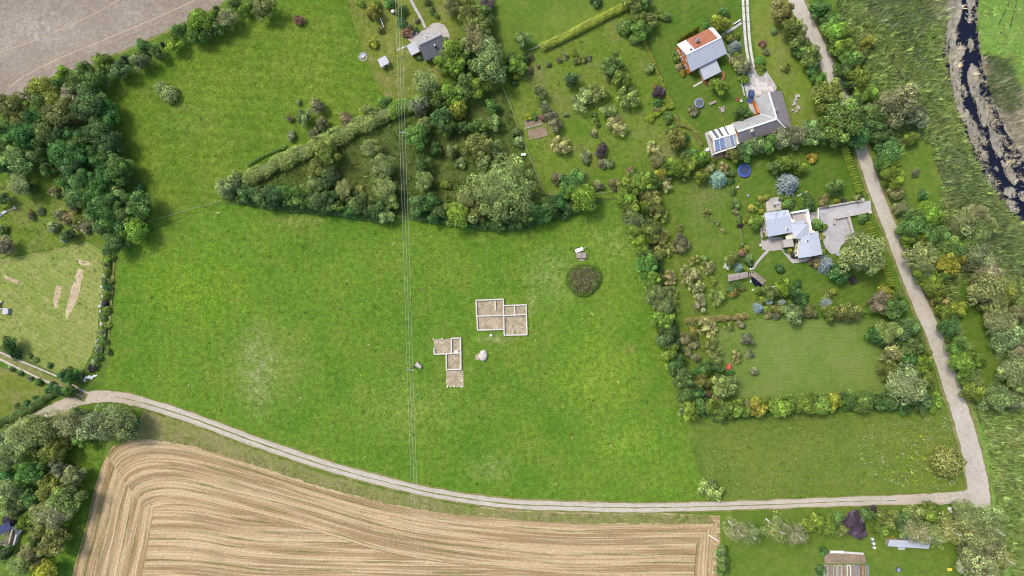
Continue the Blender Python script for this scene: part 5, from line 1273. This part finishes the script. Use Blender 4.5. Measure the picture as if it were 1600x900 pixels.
belt(('in the belt below the track', 'x', 'the stubble field'), '1153,830,16,F 1172,834,15,F 1214,826,18,F 1243,834,15,F 1273,818,14,Y 1292,824,15,Y 1307,815,11,G 1333,814,14,P 1341,828,13,P 1364,799,7,P 1381,813,8,P 1357,806,10,G 1375,827,11,Y 1390,811,14,O 1411,811,12,N 1430,804,13,D 1456,800,14,Y 1440,833,17,F 1457,838,14,F 1484,828,20,F 1508,802,16,W 1540,812,22,W 1528,832,24,W 1548,852,22,W 1533,880,26,W 1515,858,14,N 1420,826,12,D 1465,815,13,G 1560,880,16,W 1553,828,14,F 1568,872,12,F 1316,830,9,D 1127,862,9,D 1128,876,9,D 1128,890,9,G 1283,891,7,N 1287,862,6,B 1392,842,6,L 1350,800,6,B 1260,826,9,Y')
belt(('in the south west wood', 'y', 'the track'), '108,660,20,W 148,664,26,W 183,662,23,W 203,666,13,B 62,670,22,W 36,680,22,W 14,690,20,W 50,692,17,O 83,702,17,O 75,714,14,Y 12,716,18,W 46,735,17,G 31,754,13,G 90,731,13,E 115,743,15,E 80,764,18,O 101,778,21,D 66,800,18,W 87,805,20,W 10,768,17,W 16,792,15,D 25,800,11,O 37,816,12,Y 61,826,13,O 80,850,20,O 54,846,10,N 40,868,14,W 30,884,15,W 70,892,15,L 5,866,13,N 128,683,13,G 105,690,10,O 60,750,12,N 45,780,13,N 5,740,13,B 92,830,11,G 58,880,9,E 115,655,13,B 170,676,11,N 12,812,8,P')
belt(('beside the farm track', 'x', 'the left edge of the photo'), '14,541,12,B 22,552,8,B 100,588,9,B 110,588,11,B 120,589,8,N 106,613,9,G 93,611,10,B 79,607,8,B 45,557,4,D 55,562,4,D 76,571,4,G 32,640,5,N 24,634,4,D 42,630,5,B 55,622,4,B 16,576,4,W 30,583,4,N 45,591,4,W 60,598,5,N')
# rows of clipped columns
for (x0, y0, x1, y1, n, h, rr_, place) in ((1315, 234, 1337, 300, 17, 4.6, .62, ('in the long column row beside the road', 'y', 'the barn hedge')), (1353, 350, 1360, 369, 6, 4.0, .6, ('in the short column row by the driveway mouth', 'y', 'the driveway')), (1377, 415, 1388, 446, 9, 4.4, .62, ('in the column row below the big villa tree', 'y', 'the villa tree'))):
    for i in range(n):
        t = i / (n - 1); p = P(x0 + (x1 - x0) * t, y0 + (y1 - y0) * t)
        o = bpy.data.objects.new('thuja_shrub', crown('column', i)); o.location = p; o.scale = (rr_ * rnd.uniform(.9, 1.15), rr_ * rnd.uniform(.9, 1.1), h * rnd.uniform(.9, 1.08)); o.rotation_euler.z = i; k = rnd.uniform(.85, 1.15); o.color = (.36 * k, .47 * k, .07 * k, 1); COL.objects.link(o)
        TREES.append((o, 'clipped yellow-green', 'thuja column', place, x0 + (x1 - x0) * t, y0 + (y1 - y0) * t))
for i, (x, y) in enumerate(((1060, 66), (1066, 62), (1073, 57), (1080, 53), (1086, 49))):
    p = P(x, y); o = bpy.data.objects.new('thuja_shrub', crown('column', i)); o.location = p; o.scale = (.8, .8, 3.6); o.color = (.2, .27, .035, 1); COL.objects.link(o)
    TREES.append((o, 'yellow-green', 'slim conifer', ('behind the orange house', 'x', 'the orange gable'), x, y))

ORD = ['', 'first', 'second', 'third', 'fourth', 'fifth', 'sixth', 'seventh', 'eighth', 'ninth', 'tenth', 'eleventh', 'twelfth', 'thirteenth', 'fourteenth', 'fifteenth', 'sixteenth', 'seventeenth', 'eighteenth', 'nineteenth', 'twentieth']
groups = {}
for t in TREES: groups.setdefault((t[1], t[2], t[3]), []).append(t)
for (word, noun, place), L in groups.items():
    ax = 4 if place[1] == 'x' else 5
    L.sort(key=lambda t: t[ax])
    rev = place[2] in ('the road',)
    for i, t in enumerate(L):
        o = t[0]
        if len(L) == 1: lab = f'{word} {noun} {place[0]}'
        else: lab = f'{word} {noun} {place[0]}, {ORD[i + 1]} from {place[2]}'
        wl = lab.split()
        o['label'] = ' '.join(wl[:16]) if len(wl) > 3 else lab + ' of the plot'
        o['category'] = 'tree' if 'tree' in noun else ('shrub' if noun == 'shrub' else 'conifer')
        o['group'] = f'{noun}s {place[0]}'

# hedges: a lumpy body of leaves along a line
def hedge(name, line, width, height, colr, label, leaf=.48, dens=1.0, lump=.38, seed=1, cat='hedge'):
    rng = np.random.default_rng(seed)
    c = np.array([P(*q, height * .6).xy[:] for q in catmull(line, 8)])
    seg = np.linalg.norm(np.diff(c, axis=0), axis=1); cum = np.concatenate([[0], np.cumsum(seg)]); L = cum[-1]
    wm = width * S / 2
    n = int(L * (width * S + 2 * height) / (leaf * leaf * .3) * dens)
    s = rng.uniform(-wm * .5, L + wm * .5, n); a = rng.uniform(-.25, math.pi + .25, n)
    sc = np.clip(s, 0, L)
    x = np.interp(sc, cum, c[:, 0]); y = np.interp(sc, cum, c[:, 1])
    tx = np.interp(sc, (cum[:-1] + cum[1:]) / 2, np.diff(c[:, 0]) / seg); ty = np.interp(sc, (cum[:-1] + cum[1:]) / 2, np.diff(c[:, 1]) / seg)
    tl = np.hypot(tx, ty); tx /= tl; ty /= tl
    ph = rng.uniform(0, 6.28, 6)
    lm = 1 + lump * (np.sin(s * 1.1 / wm + ph[0]) * .4 + np.sin(s * 2.3 / wm + a * 2 + ph[1]) * .35 + np.sin(s * .43 / wm + ph[2]) * .3)
    over = np.abs(s - sc) / max(wm, .1)
    k = lm * np.sqrt(np.clip(1 - (over * 1.6) ** 2, .05, 1)) * rng.uniform(.82, 1.06, n)
    ca, sa = np.cos(a), np.sin(a)
    sq = 1 / np.maximum(np.abs(ca) ** 4 + np.abs(sa) ** 4, .01) ** .25
    off = ca * sq * wm * k; z = np.maximum(.05, height * .08 + sa * sq * height * .92 * k)
    px_ = x - ty * off + tx * (s - sc); py_ = y + tx * off + ty * (s - sc)
    pos = np.stack([px_, py_, z], 1)
    nor = np.stack([-ty * ca, tx * ca, sa + .3], 1) + rng.normal(0, .5, (n, 3)) + np.array([0, 0, .5])
    cl = np.exp(.24 * np.sin(s * 1.7 / wm + 2.2 * np.sin(off * 1.5 + ph[3])) * np.sin(s * .8 + ph[4]))
    tint = leaf_tint(n, rng, 1, .28) * cl[:, None]
    v, t = leaves(pos, nor, leaf, tint, rng, .5)
    # solid inner body
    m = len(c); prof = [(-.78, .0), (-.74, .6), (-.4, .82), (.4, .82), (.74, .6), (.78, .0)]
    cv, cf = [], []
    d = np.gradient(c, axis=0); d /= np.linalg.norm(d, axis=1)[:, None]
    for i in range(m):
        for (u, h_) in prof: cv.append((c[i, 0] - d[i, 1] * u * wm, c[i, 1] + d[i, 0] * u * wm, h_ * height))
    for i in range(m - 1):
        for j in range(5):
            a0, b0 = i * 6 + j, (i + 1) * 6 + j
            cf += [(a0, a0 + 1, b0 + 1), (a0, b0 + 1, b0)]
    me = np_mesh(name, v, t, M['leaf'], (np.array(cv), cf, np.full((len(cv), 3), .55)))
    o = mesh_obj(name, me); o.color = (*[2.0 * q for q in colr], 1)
    return tag(o, label, cat)
hedge('hedge', pts('345,297 372,286 405,270 440,252 475,236 510,222 545,204 580,187 612,172'), 25, 3.6, (.145, .180, .048), 'long thick pale green hedge running from the meadow corner up to the cottage', seed=2)
hedge('hedge', pts('612,172 630,166 650,160 662,158'), 26, 3.6, (.105, .175, .025), 'short bright green hedge end under the power line near the cottage', seed=12)
hedge('hedge', pts('388,258 405,247 425,238 447,229'), 5, .8, (.07, .13, .02), 'thin low hedge line on the upper field beside the long hedge', .25, seed=3)
hedge('hedge', pts('847,73 880,58 915,40 950,22 980,8'), 12, 2.2, (.19, .215, .035), 'clipped yellow-green hedge crossing the north lawn', .3, seed=4, lump=.12)
hedge('hedge', pts('1006,66 1015,82 1024,105 1036,133 1050,164'), 4.5, 1.1, (.16, .17, .03), 'low narrow olive hedge between orchard and the orange house lawn', .25, seed=5)
hedge('hedge', pts('1014,188 1024,178 1036,170 1051,165'), 9, 1.6, (.16, .2, .02), 'bright yellow-green hedge piece ending the low orchard hedge', .28, seed=6)
hedge('hedge', pts('1056,180 1064,195 1076,199 1084,205 1092,218 1097,226'), 5, .9, (.15, .15, .04), 'low flowering border hedge bending towards the barn corner', .25, seed=7)
hedge('hedge', pts('1072,502 1100,499 1130,497 1150,496 1168,493'), 9, 1.7, (.17, .15, .05), 'low brownish hedge between east orchard and mown lawn', .28, seed=8, lump=.4)
hedge('hedge', pts('1343,487 1362,488 1382,486'), 6, 1.2, (.08, .16, .02), 'short low green hedge before the copse by the mown lawn', .25, seed=9)
hedge('hedge', pts('-20,668 10,656 40,642 70,622 90,610'), 13, 1.8, (.07, .115, .025), 'dark green hedge along the curve of the track', .3, seed=10, lump=.4)
hedge('hedge', pts('1002,300 1010,330 1016,360 1026,400 1034,440 1046,480 1056,530 1066,580 1074,625'), 12, 1.6, (.05, .09, .02), 'dark understorey hedge under the hedgerow trees east of the meadow', .35, seed=13, lump=.4)
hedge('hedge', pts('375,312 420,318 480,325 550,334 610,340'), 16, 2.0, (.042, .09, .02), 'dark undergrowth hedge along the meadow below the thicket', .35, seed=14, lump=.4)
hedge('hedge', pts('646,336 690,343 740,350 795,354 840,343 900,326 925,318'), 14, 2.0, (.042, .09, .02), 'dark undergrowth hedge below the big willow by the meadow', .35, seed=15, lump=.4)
hedge('hedge', pts('1085,646 1150,648 1220,642 1300,638 1380,634 1455,630'), 12, 1.6, (.06, .12, .02), 'undergrowth hedge under the tree row below the mown lawn', .35, seed=16, lump=.4)
# dug up brush mound with its ring of grass
rng = np.random.default_rng(5)
c_ = P(911.5, 437); n = 5200
a = rng.uniform(0, 6.2832, n); r = np.sqrt(rng.uniform(0, 1, n)); R = 5.4 * (1 + .06 * np.sin(2 * a + 1) + .05 * np.sin(3 * a))
z = 2.4 * np.sqrt(np.clip(1 - r ** 2, 0, 1)) * (.82 + .22 * np.sin(a * 4 + r * 5) * np.sin(r * 9 + 1)) + rng.uniform(0, .35, n) + .05
pos = np.stack([c_.x + np.cos(a) * r * R, c_.y + np.sin(a) * r * R, z], 1)
ringm = (r > .78 + .06 * np.sin(5 * a)) | ((rng.uniform(size=n) < .25) & (r > .3))
base = np.where(ringm[:, None], np.array([[.15, .235, .04]]), np.array([[.24, .215, .105]]))
dk = rng.uniform(size=n) < .2
tint = base * leaf_tint(n, rng, 1, .35); tint[dk & ~ringm] *= np.array([.45, .5, .6])
v, t = leaves(pos, rng.normal(0, .7, (n, 3)) + np.array([0, 0, 1]), .42, tint, rng, .45)
g, cf = ico(3); cv = g * np.array([4.8, 4.8, 1.5]) + np.array([c_.x, c_.y, 0]); ct = np.tile([[.15, .115, .07]], (len(cv), 1))
o = mesh_obj('brush_mound', np_mesh('brush_mound', v, t, M['leaf'], (cv, cf, ct))); o.color = (1, 1, 1, 1)
tag(o, 'big round mound of dug earth and brown weeds ringed by grass in the meadow', 'mound')

# ------------------------------------------------------------------ ground cover: tufts of real blades, too many to count
def inside(poly, x, y):
    p = np.array(poly); r = np.zeros(len(x), bool); j = len(p) - 1
    for i in range(len(p)):
        xi, yi, xj, yj = p[i, 0], p[i, 1], p[j, 0], p[j, 1]
        if yi != yj: r ^= ((yi > y) != (yj > y)) & (x < (xj - xi) * (y - yi) / (yj - yi) + xi)
        j = i
    return r
def tufts(name, poly, dens, mat, size, height, nb=4, seed=1, holes=(), var=.25, keep=None, tintbase=(1, 1, 1), lean=.5, wid=.3, patch=0):
    rng = np.random.default_rng(seed)
    p = np.array(poly); lo, hi = np.maximum(p.min(0), -40), np.minimum(p.max(0), [1640, 940])
    n = int((hi[0] - lo[0]) * (hi[1] - lo[1]) * S * S * dens)
    x = rng.uniform(lo[0], hi[0], n); y = rng.uniform(lo[1], hi[1], n)
    m = inside(poly, x, y)
    for h_ in holes: m &= ~inside(h_, x, y)
    if keep is not None: m &= keep(x, y, rng)
    x, y = x[m], y[m]; n = len(x)
    if patch:
        f = np.sin(x * .11 + 2 * np.sin(y * .07)) * np.sin(y * .13 + 2 * np.sin(x * .05)) + rng.normal(0, .5, n)
        q = f > -patch; x, y = x[q], y[q]; n = len(x)
    wx, wy = (x - 800) * S, (450 - y) * S
    sc = np.repeat(np.exp(rng.normal(0, .3, n)), nb)
    X = np.repeat(wx, nb) + rng.normal(0, size * .25, n * nb); Y = np.repeat(wy, nb) + rng.normal(0, size * .25, n * nb)
    a = rng.uniform(0, 6.2832, n * nb); L = size * sc * rng.uniform(.5, 1.2, n * nb); hh = height * sc * rng.uniform(.5, 1.2, n * nb)
    wdt = L * wid
    ca, sa = np.cos(a), np.sin(a)
    b0 = np.stack([X - sa * wdt * .5, Y + ca * wdt * .5, np.full(n * nb, .05)], 1); b1 = np.stack([X + sa * wdt * .5, Y - ca * wdt * .5, np.full(n * nb, .05)], 1)
    wind = np.array([.35, .25]) * lean
    tp = np.stack([X + ca * L + wind[0] * hh, Y + sa * L + wind[1] * hh, .05 + hh], 1)
    v = np.stack([b0, b1, tp], 1).reshape(-1, 3)
    tt = np.repeat(leaf_tint(n, rng, 1.0, var), nb, 0) * np.array(tintbase)
    me = np_mesh(name, v, np.repeat(tt, 3, 0), mat, None, 3)
    o = mesh_obj(name, me); o.color = (1, 1, 1, 1); o['kind'] = 'stuff'
    return o
def blade(key, *a, **k):
    M[key + '_b'] = ground_mat(key + '_blades', *a, blades=True, **k); return M[key + '_b']
TRK = pts('1520,790 1400,790 1100,800 700,782 500,732 300,661 180,628 100,640 30,680 -40,720 -40,700 60,640 140,612 220,622 300,646 500,717 700,767 1000,786 1520,768')
mb1 = blade('meadow', (.094, .188, .016), (.134, .214, .021), (.168, .21, .032), big=.045, mid=.16, contrast=.3)
tufts('meadow_grass', POLY['meadow'], 2.2, mb1, .42, .16, 3, 2, var=.22)
tufts('upper_field_grass', POLY['upper'], 1.5, mb1, .42, .16, 3, 3, var=.2, tintbase=(.9, .9, 1))
sbw = blade('weedy', (.20, .235, .02), (.23, .25, .03), contrast=.4)
tufts('wild_meadow_grass', POLY['wild'], 4.0, blade('wild', (.125, .185, .03), (.165, .205, .04), (.19, .2, .075), contrast=.4), .36, .3, 4, 4, var=.28)
mb2 = blade('marsh', (.15, .235, .055), (.20, .26, .07), (.25, .26, .11), big=.06, mid=.22, contrast=.5)
tufts('dock_weeds', POLY['meadow'], .007, blade('dock', (.055, .115, .018), (.075, .13, .02), contrast=.3), .5, .3, 9, 46, var=.3, wid=.5)
tufts('pale_seedheads', POLY['meadow'], .07, blade('seed', (.19, .22, .06), (.22, .23, .08), contrast=.3), .45, .3, 6, 47, var=.3, wid=.3, patch=.1)
tufts('pale_seedheads', POLY['upper'], .06, M['seed_b'], .45, .3, 6, 48, var=.3, wid=.3, patch=.1)
wf = bpy.data.materials.new('flower_heads'); wf.use_nodes = True; wf.node_tree.nodes['Principled BSDF'].inputs['Base Color'].default_value = (.55, .52, .42, 1)
tufts('white_weed_flowers', pts('1340,670 1440,648 1478,650 1500,760 1420,768 1320,720'), 1.3, wf, .2, .5, 4, 44, var=.3, wid=.7, lean=.2, patch=-.1)
tufts('yellow_weeds', pts('1380,690 1440,680 1470,700 1480,750 1440,768 1380,750'), 1.2, sbw, .5, .4, 4, 45, var=.4, patch=0)
tufts('marsh_reeds', POLY['marsh'], 5.0, mb2, .75, .9, 5, 5, holes=(POLY['clearing'], POLY['clearing2'], RIVER, ROAD + pts('1300,960 1100,0'),), var=.38, lean=.8, wid=.36, keep=lambda x, y, r: x > np.interp(y, [p[1] for p in ROAD], [p[0] for p in ROAD]) + 24)
tufts('far_marsh_reeds', POLY['far_marsh'], 2.5, mb2, .6, .5, 4, 6, var=.25, tintbase=(1.25, 1.25, 1.1), lean=1.0)
tufts('roadside_grass', POLY['verge_e'], 3.0, mb2, .36, .12, 4, 7, var=.2, tintbase=(.85, .9, .6), wid=.4, keep=lambda x, y, r: x > np.interp(y, [p[1] for p in ROAD], [p[0] for p in ROAD]) + 20)
dr = blade('deadreed', (.31, .265, .17), (.42, .36, .25), (.24, .23, .12), big=.2, mid=.5, contrast=.5)
tufts('dead_reeds', POLY['reedbank'], 6.0, dr, .8, 1.1, 4, 8, holes=(RIVER,), var=.35, lean=1.6, wid=.2)
gb = blade('reedgreen', (.10, .155, .05), (.15, .18, .07), contrast=.4)
tufts('green_reeds', pts('1535,85 1570,95 1585,130 1592,165 1575,180 1552,165 1540,130'), 6, gb, .8, 1.5, 4, 9, lean=1.6, wid=.22, var=.35)
rs = blade('reedstand', (.105, .15, .062), (.15, .185, .085), (.19, .19, .11), contrast=.4)
tufts('reed_stand', pts('1345,-10 1440,-10 1452,30 1440,55 1415,70 1385,45 1360,25'), 5, rs, 1.0, 1.3, 4, 51, lean=1.3, wid=.22, var=.4, patch=.3)
tufts('reed_stand', pts('1455,240 1500,230 1540,300 1590,370 1600,440 1540,400 1490,330'), 4, rs, .9, 1.1, 4, 52, lean=1.2, wid=.25, var=.4, patch=0)
tufts('reed_stand', pts('1390,90 1440,70 1470,130 1470,200 1430,170 1400,130'), 3, rs, .9, 1.1, 4, 53, lean=1.2, wid=.25, var=.4, patch=-.2)
tufts('dead_reeds', pts('1450,-10 1476,-10 1474,30 1466,55 1452,40'), 5, dr, .8, .9, 4, 54, lean=1.3, wid=.22, var=.35)
tufts('thicket_weeds', POLY['thicket'], 3.2, blade('thicket', (.075, .135, .02), (.115, .155, .03), (.15, .14, .05), contrast=.4), .6, .6, 4, 10, var=.45, patch=.35)
tufts('track_weeds', pts('232,668 300,682 400,716 500,748 600,773 700,791 800,800 900,805 1110,806 1116,816 1000,816 800,810 700,802 600,785 500,760 400,727 300,697 240,686'), 4.0, blade('verge', (.16, .19, .04), (.26, .24, .09), (.32, .27, .15), contrast=.4), .5, .4, 4, 11, var=.4, patch=.4)
sb_ = blade('lawnb', (.092, .160, .016), (.125, .175, .026), (.165, .17, .05), contrast=.35)
for nm, k, d in (('orchard_grass', 'orchard', 1.6), ('east_orchard_grass', 'east_orch', 1.8), ('yard_grass', 'yard', 1.6), ('paddock_grass', 'paddock', 1.6), ('glade_grass', 'glade', 2.5), ('wood_edge_weeds', 'sw_green', 3), ('west_plot_grass', 'sw_plot', 1.6)):
    tufts(nm, POLY[k], d, sb_, .42, .18 if d < 2 else .4, 3, 20 + len(nm), var=.28, holes=(TRK,), tintbase=(1.25, 1.05, 1.5) if k in ('paddock', 'yard', 'sw_plot') else (.95, .92, 1))
# rafts of dead reed standing in the dark river
M['raft'] = ground_mat('wet_dead_reed', (.22, .195, .15), (.30, .27, .205), (.15, .145, .11), big=.3, mid=.7, contrast=.8, off=125)
t_ = M['raft'].node_tree; b_ = t_.nodes['Principled BSDF']
src_ = b_.inputs['Base Color'].links[0].from_socket
q_ = node(t_, 'ShaderNodeMapping', {'Vector': node(t_, 'ShaderNodeNewGeometry').outputs['Position'], 'Rotation': (0, 0, -.3), 'Scale': (1.1, .35, 1)}).outputs[0]
t_.links.new(mixc(t_, ramp(t_, noise(t_, q_, .8, 4, .7), .57, .62), src_, (.012, .013, .022)), b_.inputs['Base Color'])
rafts = ('1484,-30 1500,-30 1502,20 1492,60 1500,105 1492,118 1480,100 1476,60', '1508,-30 1522,-30 1522,6 1516,14 1509,8', '1510,15 1516,15 1515,24 1511,22', '1511,26 1520,28 1518,36 1511,36', '1481,70 1494,80 1500,110 1503,160 1510,190 1502,192 1490,160 1482,110', '1511,60 1520,66 1520,78 1515,83 1511,74',
         '1494,74 1506,74 1508,84 1498,95 1493,88', '1512,98 1527,108 1530,150 1520,158 1510,130', '1500,134 1508,138 1511,152 1504,150', '1505,168 1514,178 1528,200 1535,232 1528,240 1516,222 1508,196', '1524,150 1540,165 1545,190 1536,200 1526,180', '1531,236 1541,236 1544,246 1538,252 1531,248', '1541,282 1552,278 1558,288 1552,294 1542,290', '1543,195 1560,215 1568,240 1560,248 1546,225',
         '1565,296 1580,292 1587,304 1578,310 1566,304', '1568,312 1585,314 1592,330 1580,332 1570,322', '1560,252 1572,256 1590,282 1584,290 1570,274', '1589,300 1602,300 1602,312 1592,312', '1530,205 1536,205 1540,222 1535,226', '1552,260 1558,262 1558,268 1553,266')
CH = np.array(catmull(pts('1504,-40 1506,0 1508,30 1512,70 1514,100 1503,140 1513,165 1532,205 1548,242 1574,285 1602,330 1640,380'), 6))
def off_channel(x, y, r):
    d = np.min(np.hypot(x[:, None] - CH[None, :, 0], y[:, None] - CH[None, :, 1]), 1)
    return d > r.uniform(11, 19, len(x)) + 3 * np.sin(y * .21) * np.sin(y * .077)
tufts('river_reeds', catmull(RIVER, 5, True), 4.5, dr, .7, .5, 4, 39, var=.4, lean=1.0, wid=.24, keep=off_channel, patch=.25)
zr = ZL[0] + .05
for i, q in enumerate(rafts):
    poly = catmull(pts(q), 4, True)
    mx, my = np.mean(poly, 0); poly = [((x - mx) * .84 + mx, (y - my) * .93 + my) for x, y in poly]
    o = sheet('reed_raft', poly, M['raft'], 1.5, step=2.5, z=zr + i * .004)
    tufts('dead_reeds', poly, 5, dr, .8, .5, 4, 40 + i, var=.6, lean=1.2, wid=.2, patch=.6)
